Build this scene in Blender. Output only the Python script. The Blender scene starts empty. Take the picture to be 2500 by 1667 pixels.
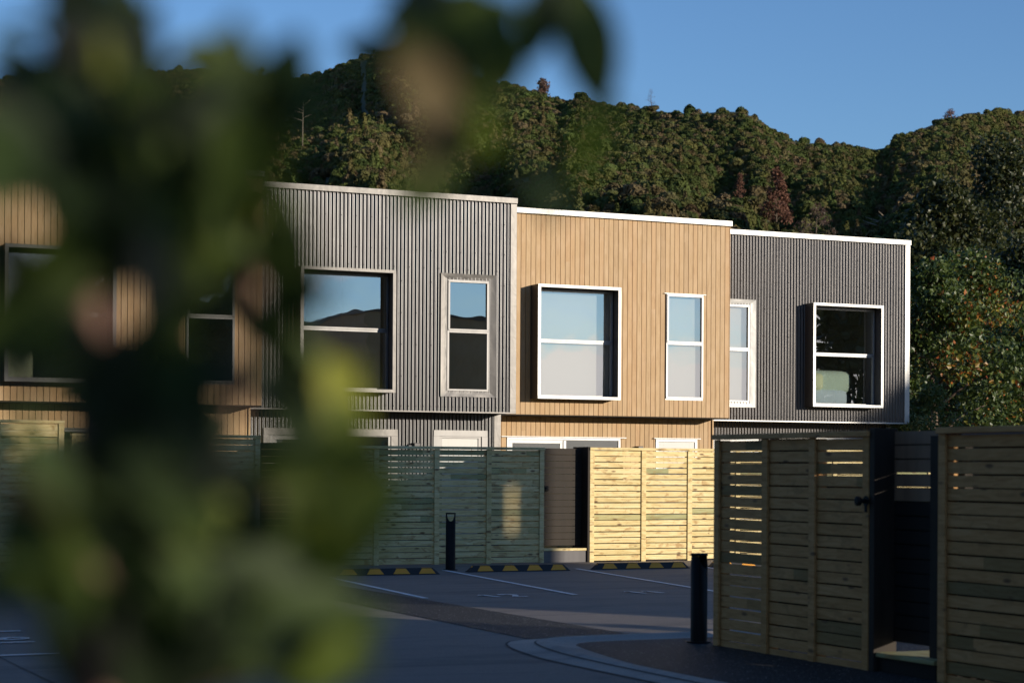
import bpy, math, random
import numpy as np
from mathutils import Vector, Matrix, noise
random.seed(7); rs = np.random.RandomState(11)
C = bpy.context.scene.collection
sc = bpy.context.scene
PI = math.pi

# ------------------------------------------------------------------ camera numbers
FPX, PPX, PPY, ROLL, YAW, EYE = 4861.0, 1250.0, 1144.0, .0055, math.radians(24.5), 1.6
SY, CY = math.sin(YAW), math.cos(YAW)
def at(x, y, d):
    """point d metres deep along the view through photo pixel x, y"""
    dx, dy = x-PPX, PPY-y
    r, u = (dx-ROLL*dy)/FPX*d, (dy+ROLL*dx)/FPX*d
    return Vector((r*CY+d*SY, -r*SY+d*CY, EYE+u))

# ------------------------------------------------------------------ mesh builder
class MB:
    def __init__(s): s.v=[]; s.f=[]; s.r=[]; s.m=[]; s.sm=[]
    def face(s, idx, r=0., m=0, sm=False):
        s.f.append(idx); s.r.append(r); s.m.append(m); s.sm.append(sm)
    def quad(s, a, b, c, d, r=0., m=0):
        n=len(s.v); s.v += [tuple(a),tuple(b),tuple(c),tuple(d)]; s.face((n,n+1,n+2,n+3), r, m)
    def poly(s, pts, r=0., m=0):
        n=len(s.v); s.v += [tuple(p) for p in pts]; s.face(tuple(range(n,n+len(pts))), r, m)
    def box(s, x0,x1,y0,y1,z0,z1, r=None, m=0, bev=0., rot=None):
        if r is None: r=random.random()
        if x0>x1: x0,x1=x1,x0
        if y0>y1: y0,y1=y1,y0
        if z0>z1: z0,z1=z1,z0
        n=len(s.v)
        if bev<=0:
            P=[(x,y,z) for z in (z0,z1) for x,y in ((x0,y0),(x1,y0),(x1,y1),(x0,y1))]
            F=[(0,3,2,1),(4,5,6,7),(0,1,5,4),(1,2,6,5),(2,3,7,6),(3,0,4,7)]
        else:
            b=min(bev,(x1-x0)/2.1,(y1-y0)/2.1,(z1-z0)/2.1)
            P=[];
            X=(x0,x1);Y=(y0,y1);Z=(z0,z1)
            # 3 verts for each corner
            def sg(i): return 1 if i==0 else -1
            ix={}
            for i in (0,1):
                for j in (0,1):
                    for k in (0,1):
                        c=(X[i],Y[j],Z[k]); bi=(b*sg(i),b*sg(j),b*sg(k))
                        for ax in range(3):
                            p=[c[q]+(bi[q] if q!=ax else 0) for q in range(3)]
                            ix[(i,j,k,ax)]=len(P); P.append(tuple(p))
            F=[]
            for ax in range(3):
                o=[q for q in range(3) if q!=ax]
                for e in (0,1):
                    fc=[]
                    for a_,b_ in ((0,0),(1,0),(1,1),(0,1)):
                        t=[0,0,0]; t[ax]=e; t[o[0]]=a_; t[o[1]]=b_
                        fc.append(ix[(t[0],t[1],t[2],ax)])
                    F.append(tuple(fc))
            for ax in range(3):      # edges parallel to ax
                o=[q for q in range(3) if q!=ax]
                for a_ in (0,1):
                    for b_ in (0,1):
                        t0=[0,0,0]; t0[o[0]]=a_; t0[o[1]]=b_; t1=list(t0); t1[ax]=1
                        F.append((ix[(*t0,o[0])],ix[(*t0,o[1])],ix[(*t1,o[1])],ix[(*t1,o[0])]))
            for i in (0,1):
                for j in (0,1):
                    for k in (0,1): F.append((ix[(i,j,k,0)],ix[(i,j,k,1)],ix[(i,j,k,2)]))
        if rot: P=[tuple(rot @ Vector(p)) for p in P]
        s.v += P
        for f in F: s.face(tuple(n+q for q in f), r, m)
    def tube(s, pts, rad, n=8, r=0., m=0, cap=True):
        pts=[Vector(p) for p in pts]
        if not hasattr(rad,'__len__'): rad=[rad]*len(pts)
        rings=[]
        for i,p in enumerate(pts):
            d=(pts[min(i+1,len(pts)-1)]-pts[max(i-1,0)]).normalized()
            a=d.orthogonal().normalized() if abs(d.z)>.95 else d.cross(Vector((0,0,1))).normalized()
            b=d.cross(a).normalized()
            base=len(s.v)
            for k in range(n):
                t=2*PI*k/n; q=p+(a*math.cos(t)+b*math.sin(t))*rad[i]; s.v.append(tuple(q))
            rings.append(base)
        for i in range(len(rings)-1):
            for k in range(n):
                s.face((rings[i]+k,rings[i]+(k+1)%n,rings[i+1]+(k+1)%n,rings[i+1]+k), r, m, True)
        if cap:
            s.face(tuple(rings[0]+k for k in range(n))[::-1], r, m)
            s.face(tuple(rings[-1]+k for k in range(n)), r, m)
    def build(s, name, mats, parent=None, recalc=False):
        me=bpy.data.meshes.new(name); me.from_pydata(s.v,[],s.f)
        if not isinstance(mats,(list,tuple)): mats=[mats]
        for m in mats: me.materials.append(m)
        me.polygons.foreach_set('material_index', s.m)
        me.polygons.foreach_set('use_smooth', s.sm)
        a=me.attributes.new('rnd','FLOAT','FACE'); a.data.foreach_set('value', s.r)
        me.update()
        if recalc:
            import bmesh
            bm=bmesh.new(); bm.from_mesh(me); bmesh.ops.recalc_face_normals(bm, faces=bm.faces); bm.to_mesh(me); bm.free()
        o=bpy.data.objects.new(name, me); C.objects.link(o)
        if parent: o.parent=parent; o.matrix_parent_inverse=Matrix.Identity(4)
        return o
def tag(o, label=None, cat=None, group=None, kind=None):
    if label: o['label']=label
    if cat: o['category']=cat
    if group: o['group']=group
    if kind: o['kind']=kind
    return o
def thing(name, label, cat, loc=(0,0,0), rz=0., group=None):
    o=bpy.data.objects.new(name,None); C.objects.link(o); o.location=loc; o.rotation_euler=(0,0,rz)
    o.empty_display_size=.2
    return tag(o,label,cat,group)

# ------------------------------------------------------------------ materials
def mat(name, col=(.5,.5,.5), rough=.6, metal=0., spec=.5):
    m=bpy.data.materials.new(name); m.use_nodes=True
    nt=m.node_tree; b=nt.nodes['Principled BSDF']
    b.inputs['Base Color'].default_value=(*col,1); b.inputs['Roughness'].default_value=rough
    b.inputs['Metallic'].default_value=metal; b.inputs['Specular IOR Level'].default_value=spec
    return m
class N:
    def __init__(s,m): s.nt=m.node_tree; s.b=s.nt.nodes['Principled BSDF']
    def n(s,t,**k):
        x=s.nt.nodes.new(t)
        for a,v in k.items():
            if a.startswith('i_'):
                key=a[2:]; x.inputs[int(key) if key.isdigit() else key.replace('_',' ')].default_value=v
            else: setattr(x,a,v)
        return x
    def l(s,a,b): s.nt.links.new(a,b)
    def coords(s, scale=(1,1,1), obj=True):
        tc=s.n('ShaderNodeTexCoord'); mp=s.n('ShaderNodeMapping'); mp.inputs['Scale'].default_value=scale
        s.l(tc.outputs['Object'],mp.inputs[0]); return mp.outputs[0]
    def noise(s, vec, scale, detail=4, rough=.55, dist=0.):
        x=s.n('ShaderNodeTexNoise'); x.inputs['Scale'].default_value=scale; x.inputs['Detail'].default_value=detail
        x.inputs['Roughness'].default_value=rough; x.inputs['Distortion'].default_value=dist
        if vec: s.l(vec,x.inputs['Vector'])
        return x.outputs['Fac']
    def ramp(s, fac, stops):
        x=s.n('ShaderNodeValToRGB'); e=x.color_ramp.elements
        while len(e)<len(stops): e.new(.5)
        for q,(p,c) in zip(e,stops): q.position=p; q.color=(*c,1)
        s.l(fac,x.inputs[0]); return x.outputs[0]
    def mix(s, fac, a, b, mode='MIX'):
        x=s.n('ShaderNodeMix',data_type='RGBA',blend_type=mode)
        for v,i in ((fac,0),(a,6),(b,7)):
            if isinstance(v,(int,float)): x.inputs[i].default_value=v
            elif isinstance(v,tuple): x.inputs[i].default_value=(*v,1)
            else: s.l(v,x.inputs[i])
        return x.outputs[2]
    def math(s, op, a, b=0.):
        x=s.n('ShaderNodeMath',operation=op)
        for v,i in ((a,0),(b,1)):
            if isinstance(v,(int,float)): x.inputs[i].default_value=v
            else: s.l(v,x.inputs[i])
        return x.outputs[0]
    def rnd(s):
        return s.n('ShaderNodeAttribute',attribute_name='rnd').outputs['Fac']
    def bump(s, h, strength=.3, dist=.01):
        x=s.n('ShaderNodeBump'); x.inputs['Strength'].default_value=strength; x.inputs['Distance'].default_value=dist
        s.l(h,x.inputs['Height']); s.l(x.outputs[0],s.b.inputs['Normal'])
    def out(s, col): s.l(col,s.b.inputs['Base Color'])

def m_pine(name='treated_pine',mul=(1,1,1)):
    m=mat(name,rough=.75); n=N(m)
    r=n.rnd()
    off=n.n('ShaderNodeCombineXYZ'); n.l(n.math('MULTIPLY',r,37.),off.inputs[0]); n.l(n.math('MULTIPLY',r,91.),off.inputs[2])
    tc=n.n('ShaderNodeTexCoord'); va=n.n('ShaderNodeVectorMath',operation='ADD'); n.l(tc.outputs['Object'],va.inputs[0]); n.l(off.outputs[0],va.inputs[1])
    mp=n.n('ShaderNodeMapping'); mp.inputs['Scale'].default_value=(1.,3.,9.); n.l(va.outputs[0],mp.inputs[0])
    g=n.noise(mp.outputs[0],3.,5,.6,.9)
    mp2=n.n('ShaderNodeMapping'); mp2.inputs['Scale'].default_value=(3.2,4.,9.); n.l(va.outputs[0],mp2.inputs[0])
    vo=n.n('ShaderNodeTexVoronoi'); vo.inputs['Scale'].default_value=1.; n.l(mp2.outputs[0],vo.inputs['Vector'])
    mp3=n.n('ShaderNodeMapping'); mp3.inputs['Scale'].default_value=(2.2,3.,5.); n.l(va.outputs[0],mp3.inputs[0])
    blot=n.noise(mp3.outputs[0],2.,3,.6,.5)
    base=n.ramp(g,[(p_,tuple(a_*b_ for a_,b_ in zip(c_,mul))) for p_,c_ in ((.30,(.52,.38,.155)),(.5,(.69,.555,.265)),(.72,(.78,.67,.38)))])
    tint=n.ramp(r,[(0,(1.,1.,1.)),(.55,(.97,.95,.9)),(.8,(.88,.86,.78)),(.86,(.62,.68,.60)),(1,(.42,.52,.48))])
    col=n.mix(1.,base,tint,'MULTIPLY')
    col=n.mix(n.ramp(blot,[(.55,(0,0,0)),(.68,(.75,.75,.75))]),col,(.36,.20,.065))
    knot=n.ramp(vo.outputs['Distance'],[(0,(1,1,1)),(.09,(.9,.9,.9)),(.2,(0,0,0))])
    col=n.mix(knot,col,(.15,.075,.028))
    n.out(col); n.bump(g,.25,.004); return m
def m_cedar():
    m=mat('cedar_cladding',rough=.62); n=N(m)
    r=n.rnd()
    off=n.n('ShaderNodeCombineXYZ'); n.l(n.math('MULTIPLY',r,53.),off.inputs[2]); n.l(n.math('MULTIPLY',r,17.),off.inputs[0])
    tc=n.n('ShaderNodeTexCoord'); va=n.n('ShaderNodeVectorMath',operation='ADD'); n.l(tc.outputs['Object'],va.inputs[0]); n.l(off.outputs[0],va.inputs[1])
    mp=n.n('ShaderNodeMapping'); mp.inputs['Scale'].default_value=(14.,14.,.8); n.l(va.outputs[0],mp.inputs[0])
    g=n.noise(mp.outputs[0],2.,6,.65,1.2)
    bl=n.noise(va.outputs[0],2.3,2,.5)
    base=n.ramp(g,[(.3,(.32,.19,.078)),(.5,(.405,.26,.118)),(.75,(.47,.32,.165))])
    tint=n.ramp(r,[(0,(.86,.83,.78)),(.3,(1,1,1)),(.7,(1,.98,.95)),(1,(1.,.93,.86))])
    col=n.mix(1.,base,tint,'MULTIPLY')
    col=n.mix(n.math('MULTIPLY',n.ramp(bl,[(.45,(0,0,0)),(.7,(1,1,1))]),.30),col,(.53,.37,.22))
    n.out(col); n.bump(g,.15,.003); return m
def m_metal(name,col,rough,metal,dent=0.,streak=.12):
    m=mat(name,col,rough,metal); n=N(m)
    v=n.coords((3,3,.5)); s_=n.noise(v,2.,4,.6)
    c2=tuple(c*(1-streak*2) for c in col)
    n.out(n.ramp(s_,[(.3,c2),(.65,col)]))
    n.l(n.math('ADD',n.math('MULTIPLY',s_,.18),rough-.08),n.b.inputs['Roughness'])
    if dent: n.bump(n.noise(n.coords((1,1,1)),4.5,2,.5,.6),dent,.03)
    return m
def m_concrete(name='concrete',k=1.):
    m=mat(name,rough=.8,spec=.3); n=N(m)
    v=n.coords((1,1,1)); big=n.noise(v,.55,4,.6); vs=n.coords((.5,5.,1)); br=n.noise(vs,3.,6,.7)
    fine=n.noise(v,60.,3,.6)
    col=n.ramp(big,[(.3,(.075,.073,.075)),(.7,(.125,.12,.12))])
    col=n.mix(.5,col,n.ramp(br,[(.3,(.07,.07,.072)),(.7,(.145,.142,.14))]))
    col=n.mix(.25,col,n.ramp(fine,[(.3,(.09,.09,.09)),(.7,(.28,.28,.28))]))
    col=n.mix(1.,col,(1.62*k,1.42*k,1.24*k),'MULTIPLY')
    st_=n.noise(n.coords((.35,1.6,1)),1.1,5,.65,.6); col=n.mix(n.ramp(st_,[(.5,(0,0,0)),(.68,(.45,.45,.45))]),col,(.06*k,.06*k,.062*k))
    spots=n.noise(v,5.,2,.5)
    col=n.mix(n.ramp(spots,[(.72,(0,0,0)),(.8,(.4,.4,.4))]),col,(.08,.08,.085))
    n.out(col); n.bump(n.mix(.5,br,fine),.35,.004); return m
def m_aggregate():
    m=mat('exposed_aggregate',rough=.65,spec=.2); n=N(m)
    v=n.coords((1,1,1)); vo=n.n('ShaderNodeTexVoronoi'); vo.inputs['Scale'].default_value=75.; n.l(v,vo.inputs['Vector'])
    col=n.ramp(n.math('MULTIPLY',vo.outputs['Color'],1.),[(.2,(.012,.012,.013)),(.6,(.026,.027,.029)),(.86,(.05,.05,.052)),(.96,(.50,.50,.47))])
    n.out(col); n.bump(vo.outputs['Distance'],.9,.008); return m
def m_leaf(name, stops, rough=.42, transl=.25):
    m=mat(name,rough=rough,spec=.4); n=N(m)
    c=n.ramp(n.rnd(),stops); n.out(c)
    t=n.n('ShaderNodeBsdfTranslucent'); n.l(n.mix(.5,c,n.mix(1.,c,(1.,1.15,.4),'MULTIPLY')),t.inputs[0])
    mx=n.n('ShaderNodeMixShader'); mx.inputs[0].default_value=transl
    out=n.nt.nodes['Material Output']; n.l(n.b.outputs[0],mx.inputs[1]); n.l(t.outputs[0],mx.inputs[2]); n.l(mx.outputs[0],out.inputs[0])
    return m
def m_glass(refl=.30):
    m=bpy.data.materials.new('window_glass'); m.use_nodes=True; nt=m.node_tree; nt.nodes.clear()
    o=nt.nodes.new('ShaderNodeOutputMaterial'); mx=nt.nodes.new('ShaderNodeMixShader')
    tr=nt.nodes.new('ShaderNodeBsdfTransparent'); tr.inputs[0].default_value=(.80,.84,.82,1)
    gl=nt.nodes.new('ShaderNodeBsdfGlossy'); gl.inputs['Roughness'].default_value=0.; gl.inputs[0].default_value=(.95,.97,1,1)
    fr=nt.nodes.new('ShaderNodeLayerWeight'); fr.inputs[0].default_value=.2
    ma=nt.nodes.new('ShaderNodeMath'); ma.operation='MULTIPLY_ADD'; ma.inputs[1].default_value=.6; ma.inputs[2].default_value=refl
    ma.use_clamp=True
    tc=nt.nodes.new('ShaderNodeTexCoord'); nz=nt.nodes.new('ShaderNodeTexNoise'); nz.inputs['Scale'].default_value=.9
    nt.links.new(tc.outputs['Object'],nz.inputs['Vector'])
    bp=nt.nodes.new('ShaderNodeBump'); bp.inputs['Strength'].default_value=.22; bp.inputs['Distance'].default_value=.02
    nt.links.new(nz.outputs['Fac'],bp.inputs['Height']); nt.links.new(bp.outputs[0],gl.inputs['Normal'])
    nt.links.new(fr.outputs['Fresnel'],ma.inputs[0]); nt.links.new(ma.outputs[0],mx.inputs[0])
    nt.links.new(tr.outputs[0],mx.inputs[1]); nt.links.new(gl.outputs[0],mx.inputs[2]); nt.links.new(mx.outputs[0],o.inputs[0])
    return m

M={}
M['pine']=m_pine(); M['brown_pine']=m_pine('browner_pine',(.78,.53,.39)); M['cedar']=m_cedar()  # near fence pine: the same ramp multiplied browner and darker
M['corr']=m_metal('corrugated_steel',(.112,.111,.112),.32,1.,0,.03)
M['corr_dark']=m_metal('dark_corrugated_steel',(.095,.092,.092),.40,1.,0,.03)
M['flash']=m_metal('metal_flashing',(.11,.105,.10),.44,.75,.14,.06)
M['white_flash']=m_metal('white_flashing',(.40,.395,.38),.45,.4,.14,.05)
M['frame']=m_metal('window_aluminium',(.19,.185,.18),.45,.4,0,.04)
M['white_frame']=m_metal('pale_aluminium',(.38,.38,.375),.45,.25,0,.03)
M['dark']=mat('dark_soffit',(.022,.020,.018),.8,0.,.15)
M['side']=mat('dark_side_flashing',(.06,.058,.06),.5,.3)
M['plaster']=mat('plasterboard',(.42,.41,.36),.85)
M['carpet']=mat('carpet',(.18,.16,.13),.95)
M['blind']=mat('roller_blind',(.58,.55,.52),.9)
M['roof']=mat('roof_membrane',(.12,.12,.12),.8)
M['glass']=m_glass(.42)
M['gate']=m_metal('stained_timber',(.040,.032,.025),.62,0.,0,.22)
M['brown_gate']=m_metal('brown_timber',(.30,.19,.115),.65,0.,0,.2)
M['gate'].node_tree.nodes['Principled BSDF'].inputs['Specular IOR Level'].default_value=.15
M['doorpaint']=mat('pale_door_paint',(.58,.57,.53),.55)
M['concrete']=m_concrete(); M['kerb']=m_concrete('kerb_concrete',1.85); M['agg']=m_aggregate()
M['paint']=m_metal('road_paint',(.80,.80,.80),.6,0.,0,.12)
M['rubber']=mat('black_rubber',(.018,.018,.02),.7)
M['yellow']=mat('yellow_marker',(.80,.33,.015),.55)
M['black']=mat('black_powdercoat',(.007,.007,.007),.65,0.,.25)
M['step']=m_metal('grey_step',(.16,.15,.145),.8,0.,0,.15)
M['soil']=mat('soil',(.07,.055,.035),.95)
M['bark']=m_metal('bark',(.13,.09,.06),.85,0.,0,.3)
M['duvet']=mat('duvet',(.66,.78,.66),.95); M['sheet']=mat('bed_sheet',(.70,.80,.90),.95); M['throw']=mat('cream_throw',(.85,.86,.58),.95)
M['picture']=mat('picture',(.10,.055,.045),.7)

# ------------------------------------------------------------------ ground
def sheet(name, pts, z, m, label=None):
    b=MB(); b.poly([(x,y,z) for x,y in pts],.5); return tag(b.build(name,m),kind='structure')
gb=MB(); gb.quad((-1500,-1500,0),(1500,-1500,0),(1500,1500,0),(-1500,1500,0))
m=mat('dry_grass_ground',(.06,.065,.03),.95); n_=N(m); n_.out(n_.ramp(n_.noise(n_.coords(),.4,5,.7),[(.3,(.04,.045,.02)),(.7,(.10,.09,.045))]))
tag(gb.build('ground',m),kind='structure')
# car park slab, with its saw cuts
sheet('car_park',[(-16,-8),(40,-8),(40,31.3),(-16,31.3)],.006,M['concrete'])
jb=MB()
for y in (22.78,): jb.quad((-6,y,.010),(8.9,y,.010),(8.9,y+.012,.010),(-6,y+.012,.010)); jb.quad((9.25,y,.010),(30,y,.010),(30,y+.012,.010),(9.25,y+.012,.010))
for x in (3.0,): jb.quad((x,10,.010),(x+.012,10,.010),(x+.012,22.7,.010),(x,22.7,.010))
mj=mat('joint',(.03,.03,.032),.9); tag(jb.build('pavement_joint',mj),kind='structure')
# dark aggregate strip
strip=[(9.05,30.0),(9.06,23.5),(9.04,18.8),(9.035,16.99),(8.7,16.955),(7.87,16.93),(7.93,18.83),(8.0,21.56),(8.05,30.0)]
sheet('aggregate_strip',strip,.011,M['agg'])
# kerb with its low rounded crest, and the path it bounds
outer=[(11.5,17.12),(9.985,17.02),(9.485,16.95),(9.024,16.915),(8.4,16.90),(7.853,16.86),(7.615,16.734),(7.474,16.514),(7.371,16.242),(7.28,15.882),(7.157,15.095),(7.143,14.189),(7.144,13.145),(7.144,9),(7.144,2)]
inner=[(11.5,16.45),(9.7,16.40),(9.117,16.38),(8.724,16.375),(8.5,16.37),(8.235,16.34),(8.08,16.25),(7.975,16.10),(7.933,15.95),(7.85,15.6),(7.78,15.2),(7.70,14.75),(7.64,14.285),(7.63,13.4),(7.62,9.5)]
inner=inner[:14]+[(7.62,2.)]
def resample(p,n):
    P=[Vector((x,y,0)) for x,y in p]; L=[0]
    for a,b in zip(P,P[1:]): L.append(L[-1]+(b-a).length)
    out=[]
    for i in range(n):
        t=L[-1]*i/(n-1); k=max(j for j in range(len(L)) if L[j]<=t+1e-9); k=min(k,len(P)-2)
        u=(t-L[k])/(L[k+1]-L[k]); out.append(P[k].lerp(P[k+1],u))
    return out
def corner_resample(p,q,n):  # same fractions on both lines by index
    Lp=[Vector((x,y,0)) for x,y in p]; Lq=[Vector((x,y,0)) for x,y in q]; a=[];b=[]
    for i in range(len(Lp)-1):
        for k in range(n): a.append(Lp[i].lerp(Lp[i+1],k/n)); b.append(Lq[i].lerp(Lq[i+1],k/n))
    a.append(Lp[-1]); b.append(Lq[-1])
    for _ in range(6):
        a=[a[0]]+[(a[i-1]+a[i]*2+a[i+1])/4 for i in range(1,len(a)-1)]+[a[-1]]
        b=[b[0]]+[(b[i-1]+b[i]*2+b[i+1])/4 for i in range(1,len(b)-1)]+[b[-1]]
    return a,b
ka,kb_=corner_resample(outer,inner,8)
kb=MB(); prof=[(0,.002),(.02,.012),(.25,.014),(.38,.022),(.46,.040),(.54,.052),(.62,.050),(.75,.030),(1.,.015)]
W=len(prof)
for a,b in zip(ka,kb_):
    for t,z in prof: p=a.lerp(b,t); kb.v.append((p.x,p.y,z))
for i in range(len(ka)-1):
    for k in range(W-1): kb.face((i*W+k,(i+1)*W+k,(i+1)*W+k+1,i*W+k+1),.5,0,True)
tag(kb.build('kerb',M['kerb']),kind='structure')
kj=MB(); 
for i in range(len(ka)-1):
    a,b=ka[i],ka[i+1]; d=(b-a).normalized(); nrm=Vector((-d.y,d.x,0))*.011
    kj.quad((a-nrm)[:2]+(.012,),(b-nrm)[:2]+(.012,),(b+nrm)[:2]+(.013,),(a+nrm)[:2]+(.013,)) if False else kj.quad((a.x-nrm.x,a.y-nrm.y,.0125),(b.x-nrm.x,b.y-nrm.y,.0125),(b.x+nrm.x,b.y+nrm.y,.0135),(a.x+nrm.x,a.y+nrm.y,.0135))
tag(kj.build('kerb_joint',mj),kind='structure')
kj=MB()
for i in range(len(ka)-1):
    a,b=ka[i].lerp(kb_[i],.40),ka[i+1].lerp(kb_[i+1],.40); a2,b2=ka[i].lerp(kb_[i],.425),ka[i+1].lerp(kb_[i+1],.425)
    kj.quad((a.x,a.y,.031),(b.x,b.y,.031),(b2.x,b2.y,.035),(a2.x,a2.y,.035))
tag(kj.build('channel_joint',mj),kind='structure')
pth=[(p.x,p.y) for p in kb_]
sheet('path',pth+[(12.5,2),(12.5,16.4)],.016,M['agg'])
# lines and bay numbers
def line(p,q,w=.1,z=.0145,b=None):
    p=Vector((*p,0)); q=Vector((*q,0)); d=(q-p).normalized(); n=Vector((-d.y,d.x,0))*w/2
    b.quad((p.x-n.x,p.y-n.y,z),(q.x-n.x,q.y-n.y,z),(q.x+n.x,q.y+n.y,z),(p.x+n.x,p.y+n.y,z))
lines=[((11.93,28.7),(11.19,22.6)),((14.13,28.5),(13.24,22.6)),((16.4,28.5),(15.4,22.6)),((18.7,28.5),(17.7,22.6)),((9.7,28.8),(9.15,22.6)),((-1.6,19.44),(3.66,19.44)),((-1.6,16.98),(3.52,16.98)),((-1.6,21.9),(3.8,21.9))]
for l_ in lines:
    b=MB(); line(*l_,.085,b=b); o=tag(b.build('bay_line',M['paint']),kind='structure')
def number(name,digs,o,ux,uy,h,w):
    b=MB(); o=Vector((*o,0)); ux=Vector((*ux,0)); uy=Vector((*uy,0))
    S={'1':[[(0,.75),(.45,1),(.45,0)]],'2':[[(0,.8),(.15,1),(.8,1),(.95,.8),(.9,.6),(0,0),(1,0)]],'6':[[(.8,1),(.3,.85),(0,.4),(.1,.05),(.8,0),(1,.25),(.8,.5),(.1,.45)]]}
    for i,c in enumerate(digs):
        for st in S[c]:
            for p,q in zip(st,st[1:]):
                P=o+ux*(i*w*1.75+p[0]*w)+uy*p[1]*h; Q=o+ux*(i*w*1.75+q[0]*w)+uy*q[1]*h
                line((P.x,P.y),(Q.x,Q.y),.075,.0152+.0003*i,b)
    return tag(b.build(name,M['paint']),kind='structure')
number('bay_number','11',(12.10,22.55),(1,0),(-.12,1),.42,.15)
number('bay_number','12',(10.02,22.52),(1,0),(-.12,1),.44,.17)
number('bay_number','16',(3.55,18.1),(0,1),(-1,0),.45,.22)

# ------------------------------------------------------------------ fences
def slat_fence(name,label,loc,rz,L,H,posts,nsl,pitch=.1,gap=.009,cap=True,group=None,z0=.03,wood='pine'):
    """local x along the fence, -y is the side with the battens"""
    t=thing(name,label,'fence',loc,rz,group)
    b=MB()
    edges=[0]+[p for p in posts[1:-1]]+[L]
    for i in range(nsl):
        zt=H-.058-i*pitch; zb=zt-(pitch-gap)
        if zb<.0: zb=.004
        if zt-zb<.02: break
        for a,c in zip(edges,edges[1:]):
            w=random.uniform(-.0025,.0025)
            cuts=[a,c]
            if random.random()<.38: cuts=[a,a+(c-a)*random.uniform(.25,.8),c]
            base=random.random()*.8 if random.random()<.86 else random.uniform(.84,1)
            for k in range(len(cuts)-1):
                rr=base if k==0 else random.random()
                b.box(cuts[k],cuts[k+1]-.0008,.0,.02,zb+w,zt+w,rr)
    b.build('slat_panel',M[wood],t)
    for i,p in enumerate(posts):
        pb=MB(); w=.045
        x0=p-w; x1=p+w
        if i==0: x0,x1=0,.085
        if i==len(posts)-1: x0,x1=L-.085,L
        pb.box(x0,x1,-.024,-.0015,.003,H-.047,random.random()*.75,bev=.003)
        pb.box(x0+.004,x1-.004,.0215,.105,.003,H-.052,random.random()*.75,bev=.004)
        pb.build('post',M[wood],t)
    if cap:
        cb=MB(); cuts=[-.008,L*.62,L+.008]
        for a,c in zip(cuts,cuts[1:]): cb.box(a,c-.001,-.045,.11,H-.045,H,random.random()*.6,bev=.003)
        cb.build('cap_rail',M[wood],t)
    return t
YFN=30.6
slat_fence('slat_fence','pale timber slat fence catching the sun behind the wheel stops',(15.41,YFN,0),0,10.4,1.975,[0,1.05,1.97,2.95,4.0,5.0,6.0,7.1,8.2,9.3,10.4],19,.1,.0155,group='slat fences before the townhouses')
slat_fence('slat_fence','shaded timber slat fence behind the slim black bollard',(10.50,YFN,0),0,4.04,1.965,[0,1.0,2.07,3.015,4.04],19,.1,.013,group='slat fences before the townhouses')
slat_fence('slat_fence','dark slat fence mostly hidden by the blurred leaves, left of its neighbour\'s gate',(6.52,YFN,0),0,3.0,2.11,[0,1.0,2.0,3.0],21,group='slat fences before the townhouses')
slat_fence('slat_fence','tallest slat fence at the far left edge under the bedroom window',(1.4,YFN,0),0,5.0,2.30,[0,1.,2.,3.,4.,5.],23,group='slat fences before the townhouses')
# near fences along the path, rotated so that local +x runs towards the camera
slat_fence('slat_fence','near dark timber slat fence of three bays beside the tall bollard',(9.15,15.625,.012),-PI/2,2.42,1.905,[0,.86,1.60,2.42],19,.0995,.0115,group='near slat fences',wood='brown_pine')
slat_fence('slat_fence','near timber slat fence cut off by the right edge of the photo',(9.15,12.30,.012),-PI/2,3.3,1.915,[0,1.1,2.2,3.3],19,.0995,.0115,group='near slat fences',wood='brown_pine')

for k,(xd,y1,nm) in enumerate(((10.62,35.9,'leftmost'),(16.12,37.1,'middle'),(21.67,38.3,'rightmost'))):
    slat_fence('slat_fence','timber divider fence running back to the townhouses, '+nm+' of three behind the front slat fences',(xd,30.75,0),PI/2,y1-30.75-.02,1.93,[0,1.8,3.6,y1-30.77],19,.1,.004,group='divider fences between the courtyards')
def gate(label,loc,rz,w,H,nb,pitch,open_,ground_z=.27,handle=True):
    t=thing('timber_gate',label,'gate',loc,rz,'dark timber gates')
    b=MB()
    for i in range(nb):
        zt=H-i*pitch; zb=zt-(pitch-open_)
        if zb<ground_z: break
        b.box(.0,w,.0,.022,zb,zt,random.random())
    b.build('gate_boards',M['gate'],t)
    for x in (.0,w-.06):
        p=MB(); p.box(x,x+.06,.024,.07,ground_z,H,.3,bev=.003); p.build('gate_stile',M['gate'],t)
    if handle:
        h=MB(); h.box(.06,.15,-.05,-.002,1.22,1.31,.5,bev=.01); h.tube([(.1,-.05,1.27),(.1,-.085,1.27)],.022,12); h.build('latch',M['black'],t)
    return t
gate('dark stained gate, half in sun, between the shaded and the sunlit fence',(14.56,30.80,0),0,.80,1.955,16,.1115,.008,.26)
gate('dark stained gate behind the blurred leaves',(9.56,30.80,0),0,.90,2.0,16,.1115,.010,.26)
# dark side posts of the recess
for (x,y0,y1,h,lb) in ((15.37,30.60,30.86,1.985,'black side return where the sunlit fence meets the gate'),):
    b=MB(); b.box(x,x+.036,y0-.02,y1+.3,.01,h,.5,bev=.003); tag(b.build('fence_return',M['gate']),lb,'post')
def step(label,x0,x1,y0,y1,z):
    t=thing('entry_step',label,'step',((x0+x1)/2,(y0+y1)/2,0),0,'gate steps')
    hx=(x1-x0)/2; hy=(y1-y0)/2
    b=MB(); b.box(-hx,hx,-hy+.015,hy,.008,z-.03,.4); b.build('riser',M['step'],t)
    b=MB(); b.box(-hx-.004,hx+.004,-hy,hy,z-.029,z+.012,.2,bev=.003); b.build('tread',M['pine'],t)
step('timber topped grey step below the half sunlit gate',14.55,15.36,30.60,30.79,.235)
step('timber topped grey step below the gate behind the leaves',9.55,10.46,30.60,30.79,.235)
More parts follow.
